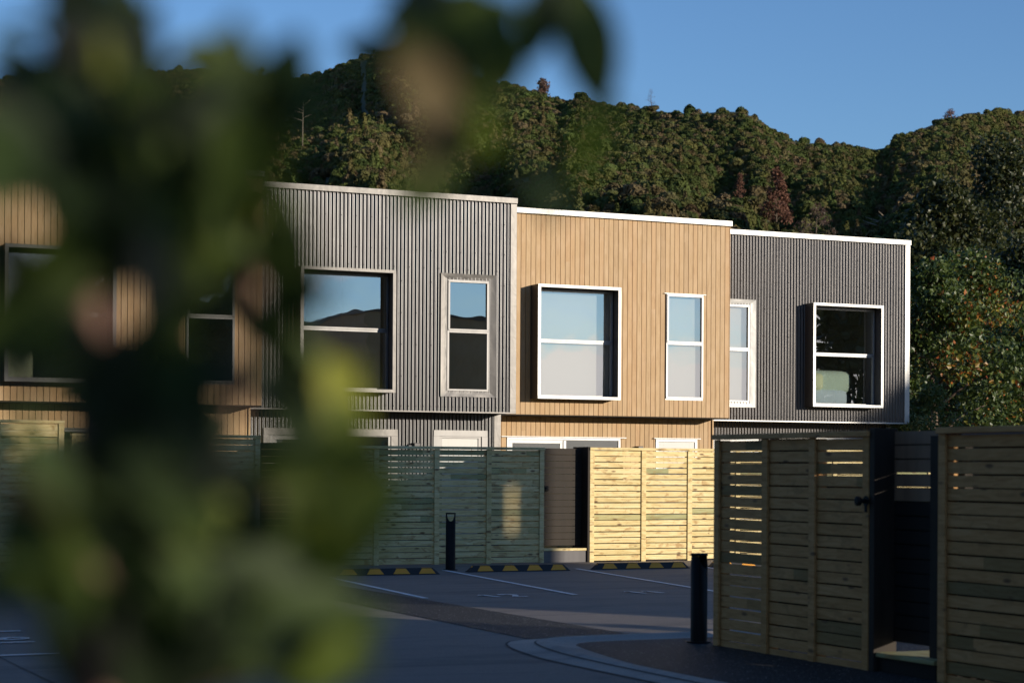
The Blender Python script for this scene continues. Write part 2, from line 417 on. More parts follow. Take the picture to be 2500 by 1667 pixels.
# near recess between the two near fences: its return posts, step and gate set back
t=thing('entry_recess','black timber lined gateway between the two near fences','gateway',(9.15,13.2,.012),-PI/2)
b=MB(); b.box(.003,.072,-.02,.20,0,1.925,.3,bev=.004); b.build('jamb',M['gate'],t)
b=MB(); b.box(.828,.895,.11,.20,0,1.90,.3,bev=.004); b.build('jamb',M['gate'],t)
t=thing('entry_step','low timber step in the dark gateway between the near fences','step',(9.15,13.2,.012),-PI/2,'gate steps')
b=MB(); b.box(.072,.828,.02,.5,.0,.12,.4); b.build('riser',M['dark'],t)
b=MB(); b.box(.071,.829,.0,.55,.121,.155,.95,bev=.003); b.build('tread',M['pine'],t)
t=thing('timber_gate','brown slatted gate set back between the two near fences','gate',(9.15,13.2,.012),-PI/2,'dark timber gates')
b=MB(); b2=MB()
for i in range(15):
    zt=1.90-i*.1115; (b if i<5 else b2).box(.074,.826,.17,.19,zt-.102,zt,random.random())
b.build('gate_boards',M['brown_gate'],t); b2.build('shaded_gate_boards',M['dark'],t)  # lower boards coloured black in place of the shade low in the gateway
b=MB(); b.box(.074,.826,.1905,.199,.30,1.46,.5); b.box(.074,.826,.1905,.199,1.60,1.90,.5); b.build('slit_cover',M['dark'],t)  # panel added behind the boards to stop light through the gaps
# knob latch on the near fence
t=thing('gate_latch','round black knob latch on the near fence end post','latch',(9.15,13.23,1.36))
b=MB(); b.tube([(-.026,0,0),(-.032,0,0)],.042,20); b.tube([(-.032,0,0),(-.09,0,0)],.018,14); b.tube([(-.075,0,0),(-.09,0,0),(-.115,0,0),(-.122,0,0)],[.024,.038,.038,.024],20); b.build('knob',M['black'],t)
b=MB(); b.box(-.035,-.026,-.018,.018,-.09,-.03,.4,bev=.004); b.build('plate',M['black'],t)

# ------------------------------------------------------------------ bollards
def bollard(label,x,y,rz,z=0,h=.90,r=.077):
    t=thing('bollard',label,'bollard',(x,y,z),rz,'slim black bollards')
    b=MB(); n=64; zb=h-.145
    ro,ri=r,r-.007
    for k in range(n):
        a=2*PI*k/n; c=abs(math.cos(a)); u=min(1,c/.80); zt=(h-.022)-.115*math.sqrt(max(0,1-u*u))
        for rr,zz in ((ro,.003),(ro,zt),(ri,zt),(ri,zb-.15)): b.v.append((rr*math.cos(a),rr*math.sin(a),zz))
    for k in range(n):
        q=(k+1)%n
        for j in range(3): b.face((k*4+j,q*4+j,q*4+j+1,k*4+j+1),.5,0,j!=1)
    b.build('body',M['black'],t)
    b=MB(); b.tube([(0,0,h-.0215),(0,0,h)],r+.002,40); b.build('cap',M['black'],t)
    b=MB(); b.tube([(0,0,zb-.14),(0,0,zb-.02)],r-.02,20); b.build('lamp_core',M['side'],t)
    b=MB(); b.tube([(0,0,.002),(0,0,.012)],r+.035,32); b.build('base_plate',M['black'],t)
bollard('slim black bollard on the dark path corner beside the near fence',9.155,15.93,-YAW+math.radians(50),.018,.815)
bollard('farther slim black bollard in front of the shaded slat fence',12.09,28.84,-YAW,.006,.90)

# ------------------------------------------------------------------ wheel stops
def wheel_stop(label,x,y,rz,L=1.86):
    t=thing('wheel_stop',label,'wheel stop',(x,y,.006),rz,'black and yellow rubber wheel stops')
    def sec(xx,top,ins): return [(xx,-.075,0),(xx+ins,-.06,top*.35+.0),(xx+ins,-.045,top),(xx+ins,.045,top),(xx+ins,.06,top*.35),(xx,.075,0)]
    b=MB(); h=.10
    A=[(0,0),(.10,h),(L-.10,h),(L,0)]
    P=[]
    for xx,top in A:
        wy=.075 if top==0 else .075
        P.append([(xx,-.075,0),(xx,-.075,.012),(xx,-.040,max(top,.013)),(xx,.040,max(top,.013)),(xx,.075,.012),(xx,.075,0)])
    base=0
    for q in P:
        for p in q: b.v.append(p)
    for i in range(3):
        for k in range(5): b.face((i*6+k,(i+1)*6+k,(i+1)*6+k+1,i*6+k+1),.5)
    b.face(tuple(range(6))[::-1]); b.face(tuple(range(18,24)))
    b.build('body',M['rubber'],t)
    # yellow trapezoids on the sloping front face
    def on(xx,zz,off=.004): f=(zz-.012)/(h-.012); return (xx,-.075+f*.035-off,zz)
    for c in (.30,.75,1.20,1.64):
        c=c*L/1.86
        m_=MB(); m_.quad(on(c-.135,.016),on(c+.135,.016),on(c+.075,.094),on(c-.075,.094)); m_.quad((c-.07,-.036,h+.003),(c+.07,-.036,h+.003),(c+.07,.036,h+.003),(c-.07,.036,h+.003)); m_.build('marker',M['yellow'],t)
    for e,sg in ((0,1),(L,-1)):
        m_=MB(); x_=lambda zz: e+sg*(.10*zz/h)-sg*.004
        m_.quad((x_(.016),-.045,.016),(x_(.016),.045,.016),(x_(.092),.028,.092),(x_(.092),-.028,.092)); m_.build('marker',M['yellow'],t)
wheel_stop('rubber wheel stop in bay 12, in full shade',12.10,28.20,-.02,1.72)
wheel_stop('rubber wheel stop in bay 11 with one marker lit by the sun',14.31,28.30,-.02,1.72)
wheel_stop('rubber wheel stop half hidden behind the near bollard',16.50,28.38,-.02,1.72)
wheel_stop('rubber wheel stop fading into the blurred leaves',9.74,27.85,-.02,1.72)

# ------------------------------------------------------------------ townhouses
def corr_profile(x0,x1,p=.0762,a=.0122,st=10):
    n=int(round((x1-x0)/p*st)); out=[]
    for i in range(n+1):
        x=x0+(x1-x0)*i/n; out.append((x,a*math.sin(2*PI*x/p)))
    return out
def clad_corr(b,x0,x1,z0,z1,ops,Y):
    bands=sorted(set([z0,z1]+[z for o in ops for z in o[2:]]))
    for za,zb in zip(bands,bands[1:]):
        segs=[(x0,x1)]
        for ox0,ox1,oz0,oz1 in ops:
            if oz0<=za+1e-6 and oz1>=zb-1e-6:
                ns=[]
                for a,c in segs:
                    if ox1<=a or ox0>=c: ns.append((a,c)); continue
                    if ox0>a: ns.append((a,ox0))
                    if ox1<c: ns.append((ox1,c))
                segs=ns
        for a,c in segs:
            pr=corr_profile(a,c); n0=len(b.v)
            for x,d in pr: b.v.append((x,Y+d-.0122,za)); b.v.append((x,Y+d-.0122,zb))
            for i in range(len(pr)-1): b.face((n0+2*i,n0+2*i+2,n0+2*i+3,n0+2*i+1),.5,0,True)
def clad_wood(b,x0,x1,z0,z1,ops,Y,p=.1105):
    bands=sorted(set([z0,z1]+[z for o in ops for z in o[2:]])); R=random.Random(int(x0*100))
    nb=int((x1-x0)/p)+1; rn=[R.random() for _ in range(nb+1)]; jt=[R.uniform(z0,z1*1.6) for _ in range(nb+1)]
    for za,zb in zip(bands,bands[1:]):
        for i in range(nb):
            a=x0+i*p; c=min(a+p,x1); segs=[(a,c)]
            for ox0,ox1,oz0,oz1 in ops:
                if oz0<=za+1e-6 and oz1>=zb-1e-6:
                    ns=[]
                    for u,v in segs:
                        if ox1<=u or ox0>=v: ns.append((u,v)); continue
                        if ox0>u: ns.append((u,ox0))
                        if ox1<v: ns.append((ox1,v))
                    segs=ns
            for u,v in segs:
                if v-u<.012: b.quad((u,Y,za),(v,Y,za),(v,Y,zb),(u,Y,zb),rn[i]); continue
                zs=[za,zb]
                if za<jt[i]<zb: zs=[za,jt[i],zb]
                for k in range(len(zs)-1):
                    r_=rn[i] if (zs[k]<jt[i]) else (rn[i]*3.7)%1
                    q0,q1=zs[k],zs[k+1]
                    b.quad((u+.002,Y,q0),(v-.009,Y,q0),(v-.009,Y,q1),(u+.002,Y,q1),r_)
                    b.quad((v-.009,Y,q0),(v-.008,Y+.03,q0),(v-.008,Y+.03,q1),(v-.009,Y,q1),r_)
                    b.quad((v-.008,Y+.03,q0),(v+.002,Y+.03,q0),(v+.002,Y+.03,q1),(v-.008,Y+.03,q1),r_,1)
                    b.quad((u+.002,Y+.03,q0),(u+.002,Y,q0),(u+.002,Y,q1),(u+.002,Y+.03,q1),r_)
def frame_rect(b,x0,x1,z0,z1,w,y0,y1,wb=None):
    wb=wb or w
    b.box(x0,x1,y0,y1,z1-w,z1,.5,bev=.003); b.box(x0,x1,y0,y1,z0,z0+wb,.5,bev=.003)
    b.box(x0,x0+w,y0+.001,y1-.001,z0+wb,z1-w,.5); b.box(x1-w,x1,y0+.001,y1-.001,z0+wb,z1-w,.5)
def sash(parent,x0,x1,z0,z1,zm,Y,fm,blind):
    """two light window: awning sash above a fixed pane"""
    b=MB(); w=.038
    frame_rect(b,x0,x1,z0,z1,w,Y-.012,Y+.05)
    b.box(x0+w,x1-w,Y-.014,Y+.048,zm-.035,zm+.01,.5,bev=.002)
    fr=b.build('frame',fm,parent)
    b=MB(); frame_rect(b,x0+.012,x1-.012,zm+.006,z1-.018,.036,Y-.028,Y-.0145); b.build('sash',fm,parent)
    b=MB(); b.quad((x0+.04,Y+.012,zm),(x1-.04,Y+.012,zm),(x1-.04,Y+.012,z1-.03),(x0+.04,Y+.012,z1-.03)); b.build('pane',M['glass'],parent)
    b=MB(); b.quad((x0+w,Y+.02,z0+.02),(x1-w,Y+.02,z0+.02),(x1-w,Y+.02,zm-.02),(x0+w,Y+.02,zm-.02)); b.build('pane',M['glass'],parent)
    if blind:
        b=MB(); b.quad((x0+.02,Y+.12,z0+.01),(x1-.02,Y+.12,z0+.01),(x1-.02,Y+.12,z1-.01),(x0+.02,Y+.12,z1-.01)); b.build('blind',M['blind'],parent)
ZB,ZT=2.68,6.86
def townhouse(label,x0,x1,Y,wood,box,slim,blinds,fm,fl,cm,slider,door,zb=ZB,side_right=True,slimflash=True):
    t=thing('townhouse',label,'townhouse',(x0,Y,0),0,'staggered two storey townhouses')
    X=lambda v: v-x0
    W_=x1-x0; e=.004; YL=.67
    bx0,bx1,bz0,bz1=X(box[0]),X(box[1]),3.015,5.31
    sx0,sx1=X(slim[0]),X(slim[1]); sz0,sz1=(3.085,5.265) if wood else (3.09,5.225)
    ops=[(bx0+.02,bx1-.02,bz0+.02,bz1-.02),(sx0+.01,sx1-.01,sz0+.01,sz1-.01)]
    f=clad_wood if wood else clad_corr
    b=MB(); f(b,0,W_ if wood else W_-.10,zb+.02,ZT-.1,ops,0); cladb=b
    if not wood:   # screws
        zz=[zb+.1,3.35,3.95,4.55,5.15,5.75,6.33] ; k=0; x=.05
        while x<W_-.12:
            for z in zz+([5.42] if k%2 else []):
                if any(o[0]-.16<x<o[1]+.16 and o[2]-.13<z<o[3]+.13 for o in ops): continue
                if z in (3.35,3.95,4.55,5.15,5.75,6.33) and k%2: continue
                b.box(x-.007,x+.007,-.033,-.0195,z-.007,z+.007,.5,1)
            x+=.0762*1.5 if z==zb else .0762*2; k+=1
    cladb.build('upper_cladding',[cm,M['dark']],t)
    # body
    D=9.5
    def part(nm,m,*bb):
        b=MB(); 
        for q in bb: b.box(*q,.5)
        return b.build(nm,m,t)
    part('side_wall',M['side' if not wood else 'cedar'],(e,.02,.02,D,zb,ZT-.11)) ; part('side_wall',M['side' if not wood else 'cedar'],(W_-.02,W_-e,.02,D,zb,ZT-.11))
    part('inner_wall',M['plaster'],(.024,.10,.08,D-.1,zb+.26,6.1),(W_-.10,W_-.024,.08,D-.1,zb+.26,6.1),(.1,W_-.1,4.2,4.3,zb+.26,6.1),
         ((bx1+sx0)/2-.05 if bx1<sx0 else (sx1+bx0)/2-.05,(bx1+sx0)/2+.05 if bx1<sx0 else (sx1+bx0)/2+.05,.09,4.2,zb+.26,6.1))
    part('ceiling',M['plaster'],(.02,W_-.02,.06,D-.1,6.1,6.2)); part('floor',M['carpet'],(.024,W_-.024,.05,D-.1,zb+.06,zb+.25))
    part('rear_wall',M['side'],(.02,W_-.02,D-.09,D,.1,ZT-.12)); part('roof',M['roof'],(.02,W_-.02,.05,D-.1,ZT-.25,ZT-.16))
    part('soffit',M['dark'],(e,W_-e,.016,YL+.1,zb-.001,zb+.05))
    b=MB(); b.box(-.0,W_+.0,-.075,.03,ZT-.11,ZT,.5,bev=.004); b.box(e,.05,.031,D,ZT-.109,ZT-.002,.5); b.box(W_-.05,W_-e,.031,D,ZT-.109,ZT-.002,.5); b.build('parapet_cap',fl,t)
    if not wood:
        b=MB(); b.box(W_-.13,W_+.002,-.032,-.019,zb+.005,ZT-.112,.5,bev=.003); b.box(W_-.012,W_+.001,-.018,.12,zb+.005,ZT-.112,.5); b.build('corner_flashing',fl,t)
        b=MB(); b.box(0,W_,-.036,-.002,zb-.012,zb+.019,.5,bev=.003); b.build('base_flashing',fl,t)
    # box window
    wn=MB(); P_=.35
    wn.box(bx0,bx1,-P_,.0,bz1-.022,bz1,.5); wn.box(bx0,bx1,-P_,.0,bz0,bz0+.022,.5); wn.box(bx0,bx0+.022,-P_,.0,bz0+.0225,bz1-.0225,.5); wn.box(bx1-.022,bx1,-P_,.0,bz0+.0225,bz1-.0225,.5)
    w1=wn.build('box_window',M['side'],t)
    b=MB(); frame_rect(b,bx0-.004,bx1+.004,bz0-.004,bz1+.004,.062,-P_-.016,-P_-.001); b.build('surround',fl,w1)
    b=MB(); b.box(bx0+.023,bx1-.023,-P_,0,bz0+.023,bz0+.045,.5); b.build('sill',M['side'],w1)
    b=MB(); b.box(bx0+.023,bx1-.023,-P_,0,bz1-.045,bz1-.023,.5);  b.build('head_lining',M['side'],w1)
    sash(w1,bx0+.06,bx1-.03,bz0+.05,bz1-.06,4.19,-.04,fm,blinds[0])
    # slim window
    b=MB(); b.box(sx0-.004,sx1+.004,-.004,.06,sz0-.03,sz0-.001,.5)
    w2=b.build('slim_window',fl,t)
    if wood: b=MB(); b.box(sx0-.055,sx1+.055,-.045,.0,sz1+.002,sz1+.014,.5); b.build('head_flashing',fl,w2)
    sash(w2,sx0,sx1,sz0,sz1,4.24,-.018,fm,blinds[1])
    if not wood and slimflash:
        ox0,ox1,oz0,oz1=sx0-.14,sx1+.15,sz0-.115,sz1+.115; yo=-.040; yi=-.016
        b=MB(); ns=14
        def strip(p,q,r_,s_):   # outer p->q, inner s_->r_ with small dents
            n0=len(b.v)
            for i in range(ns+1):
                u=i/ns; a=Vector(p).lerp(Vector(q),u); c=Vector(s_).lerp(Vector(r_),u); dd=random.uniform(-.004,.004)
                for v in range(4): w_=a.lerp(c,v/3); b.v.append((w_.x,w_.y+(dd if v in (1,2) else 0),w_.z))
            for i in range(ns):
                for v in range(3): b.face((n0+i*4+v,n0+(i+1)*4+v,n0+(i+1)*4+v+1,n0+i*4+v+1),.5,0,True)
        O=[(ox0,yo,oz0),(ox1,yo,oz0),(ox1,yo,oz1),(ox0,yo,oz1)]; I=[(sx0,yi,sz0),(sx1,yi,sz0),(sx1,yi,sz1),(sx0,yi,sz1)]
        for k in range(4): strip(O[k],O[(k+1)%4],I[(k+1)%4],I[k])
        for k in range(4):
            p,q=O[k],O[(k+1)%4]; b.quad(p,q,(q[0],-.001,q[2]),(p[0],-.001,p[2]),.5)
        b.build('flashing',fl,w2)
    # ground floor
    s0,s1=X(slider[0]),X(slider[1]); d0,d1=X(door[0]),X(door[1]); sh=2.25
    ops=[(s0,s1,.16,sh),(d0,d1,.16,sh)]
    b=MB(); f(b,.0,W_-.025,.15,zb-.004,ops,YL); b.build('lower_cladding',[cm,M['dark']],t)
    part('lower_side_wall',M['side' if not wood else 'cedar'],(e,.02,YL+.02,D,.1,zb-.004)); part('lower_side_wall',M['side' if not wood else 'cedar'],(W_-.045,W_-.026,YL+.02,D,.1,zb-.004))
    part('foundation',M['step'],(.01,W_-.03,YL-.02,D-.1,.0,.149))
    part('lower_inner_wall',M['plaster'],(.1,W_-.1,YL+3.5,YL+3.6,.2,zb-.01),(.1,W_-.1,YL+.08,YL+3.5,zb-.3,zb-.2))
    part('corner_flashing',fl if not wood else M['cedar'],(W_-.16 if not wood else W_-.055,W_-.02,YL-.033,YL-.0185,.15,zb-.006))
    sl=MB(); frame_rect(sl,s0,s1,.17,sh,.05,YL-.02,YL+.04); sl.box((s0+s1)/2-.03,(s0+s1)/2+.03,YL-.035,YL-.021,.18,sh-.06,.5)
    if wood: sl.box(s0-.14,s1+.12,YL-.06,YL,sh+.003,sh+.02,.5)
    slo=sl.build('sliding_door',fm,t)
    b=MB(); b.quad((s0+.04,YL+.003,.22),(s1-.04,YL+.003,.22),(s1-.04,YL+.003,sh-.04),(s0+.04,YL+.003,sh-.04)); b.build('pane',M['glass'],slo)
    b=MB(); frame_rect(b,s0+.052,(s0+s1)/2-.031,.23,sh-.052,.07,YL-.016,YL-.001); b.build('sash',fm,slo)
    if not wood:
        b=MB(); frame_rect(b,s0-.14,s1+.14,.16,sh+.1,.135,YL-.042,YL-.023); b.build('flashing',fl,slo)
    # door
    b=MB(); b.box(d0+.062,d1-.062,YL+.01,YL+.045,.18,sh-.065,.5)
    dn=int((d1-d0-.4)/.11)
    for k in range(dn+1):
        xx=d0+.2+k*.11; b.box(xx+.004,xx+.106,YL-.0005,YL+.009,.35,sh-.25,.5) if xx+.11<d1-.18 else None
    b.box(d0+.062,d0+.19,YL-.001,YL+.0095,.18,sh-.066,.5); b.box(d1-.19,d1-.062,YL-.001,YL+.0095,.18,sh-.066,.5); b.box(d0+.191,d1-.191,YL-.001,YL+.0095,sh-.24,sh-.066,.5)
    do=b.build('door',M['doorpaint'],t)
    b=MB(); frame_rect(b,d0,d1,.17,sh,.06,YL-.02,YL+.05)
    if wood: b.box(d0-.06,d1+.06,YL-.06,YL,sh+.003,sh+.02,.5)
    else: frame_rect(b,d0-.13,d1+.13,.16,sh+.1,.125,YL-.042,YL-.023)
    b.build('door_frame',fm,do)
    hb=MB(); hb.tube([(d1-.12,YL-.02,1.15),(d1-.12,YL-.07,1.15)],.012,8); hb.tube([(d1-.12,YL-.07,1.15),(d1-.24,YL-.07,1.15)],.011,8); hb.build('handle',M['frame'],do)
    # small lamp on the lower wall
    lx=(s1+d0)/2-.07 if s1<d0 else (d1+s0)/2
    lb=MB(); lb.box(lx,lx+.12,YL-.16,YL,1.99,2.09,.5,bev=.006); lb.box(lx-.10,lx,YL-.10,YL-.02,2.0,2.05,.5,bev=.006); lb.build('wall_lamp',M['side'],t)
    return t
M['bronze']=m_metal('bronze_aluminium',(.10,.10,.095),.45,.4,0,.05)
FR,WF=M['frame'],M['white_frame']
townhouse('timber clad townhouse on the left, mostly behind the blurred leaves',5.12,10.64,34.08,True,(6.06,7.93),(9.25,10.12),(False,False),M['bronze'],M['bronze'],M['cedar'],(5.5,8.0),(8.7,9.7))
townhouse('grey corrugated steel townhouse left of the sunlit timber one',10.64,16.14,35.28,False,(11.63,13.50),(14.688,15.558),(False,False),FR,M['flash'],M['corr'],(11.38,13.80),(14.815,15.705))
townhouse('sunlit timber clad townhouse in the middle of the row',16.14,21.69,36.48,True,(17.02,18.89),(20.134,21.02),(True,True),WF,M['white_flash'],M['cedar'],(16.806,19.425),(20.27,21.28))
townhouse('dark corrugated steel townhouse at the right end of the row',21.69,27.13,37.68,False,(24.32,26.18),(22.01,22.88),(False,True),WF,M['white_flash'],M['corr_dark'],(24.2,26.6),(22.49,23.4))

# beds seen through the upper windows
def soft_box(b,x0,x1,y0,y1,z0,z1,r=.12,seg=7):
    nx=[(-1+2*i/seg) for i in range(seg+1)]
    def P(u,v,w):
        l=(abs(u)**6+abs(v)**6+abs(w)**6)**(1/6); u,v,w=u/l,v/l,w/l
        return ((x0+x1)/2+u*(x1-x0)/2,(y0+y1)/2+v*(y1-y0)/2,(z0+z1)/2+w*(z1-z0)/2)
    for ax in range(3):
        for sg in (-1,1):
            n0=len(b.v)
            for i in nx:
                for j in nx:
                    c=[0,0,0]; c[ax]=sg; c[(ax+1)%3]=i; c[(ax+2)%3]=j; b.v.append(P(*c))
            for i in range(seg):
                for j in range(seg): b.face((n0+i*(seg+1)+j,n0+(i+1)*(seg+1)+j,n0+(i+1)*(seg+1)+j+1,n0+i*(seg+1)+j+1),.5,0,True)
t=thing('bed','bed with a pale green duvet and cream throw inside the right townhouse window','bed',(25.02,38.62,2.93))
b=MB(); soft_box(b,-.75,.70,-.75,1.2,.02,.55); b.build('mattress',M['sheet'],t)
b=MB(); soft_box(b,-.80,.82,-.72,1.3,.38,.95); b.build('duvet',M['duvet'],t)
b=MB(); soft_box(b,-.84,-.02,-.80,.6,.45,.88); b.build('throw',M['throw'],t)
t=thing('bed','bed with a cream cover inside the left townhouse window','bed',(6.5,35.3,2.93))
b=MB(); soft_box(b,-.55,.25,-.75,1.2,.05,.72); b.build('duvet',M['throw'],t)
t=thing('wall_picture','small dark framed picture on the bedroom wall above the bed','picture',(24.9,41.80,4.35))
b=MB(); b.box(-.28,.28,0,.03,-.22,.22,.5); b.build('canvas',M['picture'],t)
b=MB(); frame_rect(b,-.3,.3,-.24,.24,.03,-.012,-.001); b.build('frame',M['dark'],t)

# townhouses opposite: unseen, placed and sized for the shade they cast
def plain_house(label,x0,x1,y0,y1,h,col):
    t=thing('townhouse',label,'townhouse',((x0+x1)/2,(y0+y1)/2,0),0,'townhouses across the car park')
    hx,hy=(x1-x0)/2,(y1-y0)/2
    b=MB(); b.box(-hx,hx,-hy,hy,0,h-.12,.5); b.build('wall',col,t)
    b=MB(); b.box(-hx-.05,hx+.05,-hy-.05,hy+.05,h-.119,h,.5); b.build('roof',M['flash'],t)
    for k in range(int((x1-x0)//3)):
        xx=-hx+1+k*3
        for z in (.9,3.7):
            w=MB(); w.box(xx,xx+1.4,hy,hy+.05,z,z+1.5,.5); o=w.build('window',M['frame'],t)
            w=MB(); w.box(xx+.06,xx+1.34,hy+.051,hy+.056,z+.06,z+1.44); w.build('pane',M['glass'],o)
            w=MB(); w.box(-hx-.05,-hx,-hy+1,-hy+2.4,z,z+1.5); o=w.build('window',M['frame'],t) if k==0 else None
    return t
t1=plain_house('dark townhouse across the car park, mirrored in the lower panes',24.2,29.8,-3,5,7.15,M['cedar'])
b=MB(); b.box(2.801,2.92,3.85,3.99,0,7.15,.5); b.box(2.92,3.07,3.85,3.99,0,5.18,.5); b.box(2.92,3.07,3.85,3.99,6.0,7.15,.5); b.box(3.07,3.85,3.85,3.99,0,7.15,.5); b.build('slit_shade_wall',M['corr_dark'],t1)  # wall added past the house; its slit shapes the sun streak on the fence
plain_house('timber townhouse behind the near fences, outside the photo',13.6,16.0,-12,.5,6.6,M['cedar'])  # unseen block, kept narrow so the sun passes beside it
slat_fence('slat_fence','unseen slat fence added for low shade beyond the near fences, left part',(19.6,18.8,0),0,2.9,1.95,[0,1.45,2.9],19,group='added shade fences out of frame')  # two unseen fences added to shade the ground before the lit fence
slat_fence('slat_fence','unseen slat fence added for low shade beyond the near fences, right part',(22.6,17.3,0),0,4.5,1.95,[0,1.5,3.,4.5],19,group='added shade fences out of frame')
for lb,y0,y1,h in (('added dark panel closing the slits of the middle bay of the near fence',14.3,14.9,1.86),('added lower dark panel closing the slits of the third bay of the near fence',13.3,14.28,1.52),('added narrow dark panel closing the slits at the left end of the fence at the right edge',12.17,12.6,1.86),('added low dark panel filling the gap between two taller ones',12.001,12.169,1.45),('added long dark panel closing the slits of the fence at the right edge',9.2,12.0,1.86)):  # panels added to block light through the near fence slits
    t=thing('slit_blocker',lb,'screen',(9.29,(y0+y1)/2,.012),PI/2,'added dark panels behind the near fences'); hl=(y1-y0)/2
    b=MB(); b.box(-hl,hl,-.012,.012,0.05,h,.5); b.build('panel',M['gate'],t)
    for xx in (-hl,hl-.045): b=MB(); b.box(xx,xx+.045,-.06,-.0125,0,h,.5); b.build('post',M['gate'],t)



t=thing('shade_shed','unseen dark shed added to shade the near bollard, out of sight','shed',(10.95,13.25,.012))  # added to keep the sun off the near bollard
b=MB(); b.box(-.5,.5,-.45,.45,0,1.85,.5); b.build('body',M['gate'],t)
b=MB(); b.box(-.56,.56,-.5,.5,1.851,1.93,.5); b.build('roof',M['roof'],t)
# ------------------------------------------------------------------ leafy things
def leaf_cards(b, pts, size, ri, jitter=.35, updir=.3, aspect=.55, fold=True):
    """pts: Nx3 ; adds pointed, folded leaves (3 quads would be heavy: 2 tris each side)"""
    for p in pts:
        s=size*random.uniform(1-jitter,1+jitter)
        d=Vector((random.gauss(0,1),random.gauss(0,1),random.gauss(0,1)-updir)).normalized()
        w=d.orthogonal().normalized(); w=(Matrix.Rotation(random.uniform(0,2*PI),3,d) @ w)*s*aspect*.5
        up=d.cross(w).normalized()*s*.08
        a=Vector(p); tip=a+d*s; m=a+d*s*.45
        n0=len(b.v); b.v += [tuple(a),tuple(m+w+up),tuple(tip),tuple(m-w+up)]
        r=ri() if callable(ri) else ri
        b.face((n0,n0+1,n0+2,n0+3),r)
def blob_points(c,r,n,inner=.3):
    u=rs.normal(size=(n,3)); u/=np.linalg.norm(u,axis=1)[:,None]
    q=rs.uniform(inner**3,1,size=n)**(1/3)
    return np.array(c)+u*q[:,None]*np.array(r)
AUT=[(0,(.03,.05,.014)),(.45,(.062,.092,.022)),(.80,(.12,.15,.032)),(.88,(.20,.17,.025)),(.94,(.32,.14,.025)),(1,(.36,.085,.02))]
M['autumn']=m_leaf('autumn_leaves',AUT); 
M['yellow_leaf']=m_leaf('yellow_green_leaves',[(0,(.07,.09,.015)),(.6,(.22,.20,.03)),(1,(.36,.27,.03))])
M['bush']=m_leaf('bush_leaves',[(0,(.05,.085,.022)),(.7,(.12,.16,.045)),(1,(.24,.21,.07))])
M['evergreen']=m_leaf('evergreen_leaves',[(0,(.022,.030,.010)),(.7,(.052,.062,.018)),(1,(.095,.09,.03))])
M['brush']=m_leaf('reddish_brush',[(0,(.09,.045,.035)),(1,(.16,.10,.075))])
def limb_tree(name,label,cat,base,h,cr,nblob,leaves,size,lm,trunk_r=.16,crown_lo=.15,rnd_=None,group=None,aspect=.7,shape=None):
    t=thing(name,label,cat,base,0,group)
    b=MB(); tr=MB()
    tr.tube([(0,0,0),(.05*cr,.03,h*.3),(-.03*cr,.05,h*.6),(0,0,h*.92)],[trunk_r,trunk_r*.75,trunk_r*.45,trunk_r*.1],10)
    cl=[]
    for k in range(nblob):
        z=h*(crown_lo+(1-crown_lo)*(k+.5)/nblob); f=(z/h-crown_lo)/(1-crown_lo)
        R=cr*(shape(f) if shape else math.sin(PI*min(1,f*.82+.2))**.7); a=random.uniform(0,2*PI)
        d=R*random.uniform(.35,.95); c=(d*math.cos(a),d*math.sin(a),z); cl.append(c)
        tr.tube([(0,0,max(.1,z-d*.6)),(c[0]*.5,c[1]*.5,z-d*.2),c],[trunk_r*.35,trunk_r*.2,trunk_r*.08],6)
        rr=cr*random.uniform(.26,.46)*(1.15-f*.45)
        n=int(leaves/nblob); P=blob_points(c,(rr,rr,rr*.75),n,.45)
        cr_=random.random()
        def col(): 
            v=random.gauss(.40,.2)+(.22 if cr_>.8 else 0)
            if random.random()<.02+(.26 if cr_>.76 else 0): v=random.uniform(.86,1)
            return min(1,max(0,v))
        leaf_cards(b,P,size,rnd_ or col,aspect=aspect)
    tr.build('trunk',M['bark'],t); b.build('crown',lm,t)
    return t
g=at(2360,1040,58); limb_tree('autumn_tree','broad tree with orange tinged leaves right of the townhouses','tree',(g.x,g.y,0),7.5,3.9,70,36000,.13,M['autumn'],crown_lo=.08)
g=at(2250,1040,50); limb_tree('autumn_tree','leaning tree with orange clusters close behind the end townhouse','tree',(g.x+.6,g.y+.3,0),6.7,2.2,40,17000,.13,M['autumn'],crown_lo=.06)
g=at(2490,1040,54); limb_tree('autumn_tree','lower orange flecked tree at the right edge of the photo','tree',(g.x+.3,g.y,0),5.4,2.6,34,15000,.13,M['autumn'],crown_lo=.05)
g=at(2412,1040,63); limb_tree('poplar_tree','narrow yellow green tree top rising out of the autumn tree','tree',(g.x,g.y,0),7.7,.8,16,5000,.13,M['yellow_leaf'],trunk_r=.1,crown_lo=.35,rnd_=random.random)
g=at(2480,1040,66); limb_tree('bare_shrub','reddish grey leafless shrub beside the autumn tree','shrub',(g.x,g.y,0),6.6,1.9,26,6000,.22,M['brush'],trunk_r=.1,crown_lo=.3,rnd_=random.random,aspect=.08)
g=at(2245,1040,46); limb_tree('garden_shrub','light green wispy shrub low against the end townhouse','shrub',(g.x+.35,g.y,0),3.45,1.3,22,7000,.12,M['bush'],trunk_r=.06,crown_lo=.3,rnd_=random.random,aspect=.35)
# dark evergreens standing up the slope on the right
for (px,py,d,h,cr,lb) in ((2300,640,110,16,5.5,'tall dark evergreen behind the autumn tree'),(2440,560,125,19,6.5,'dark evergreen with drooping clumps above the autumn tree'),(2500,780,95,13,5.,'dark evergreen at the right edge above the leafless shrub')):
    g=at(px,py,d); limb_tree('evergreen_tree',lb,'tree',(g.x,g.y,g.z-h*.75),h,cr,50,26000,.28,M['evergreen'],trunk_r=.3,crown_lo=.12,rnd_=random.random,group='evergreens on the lower slope')
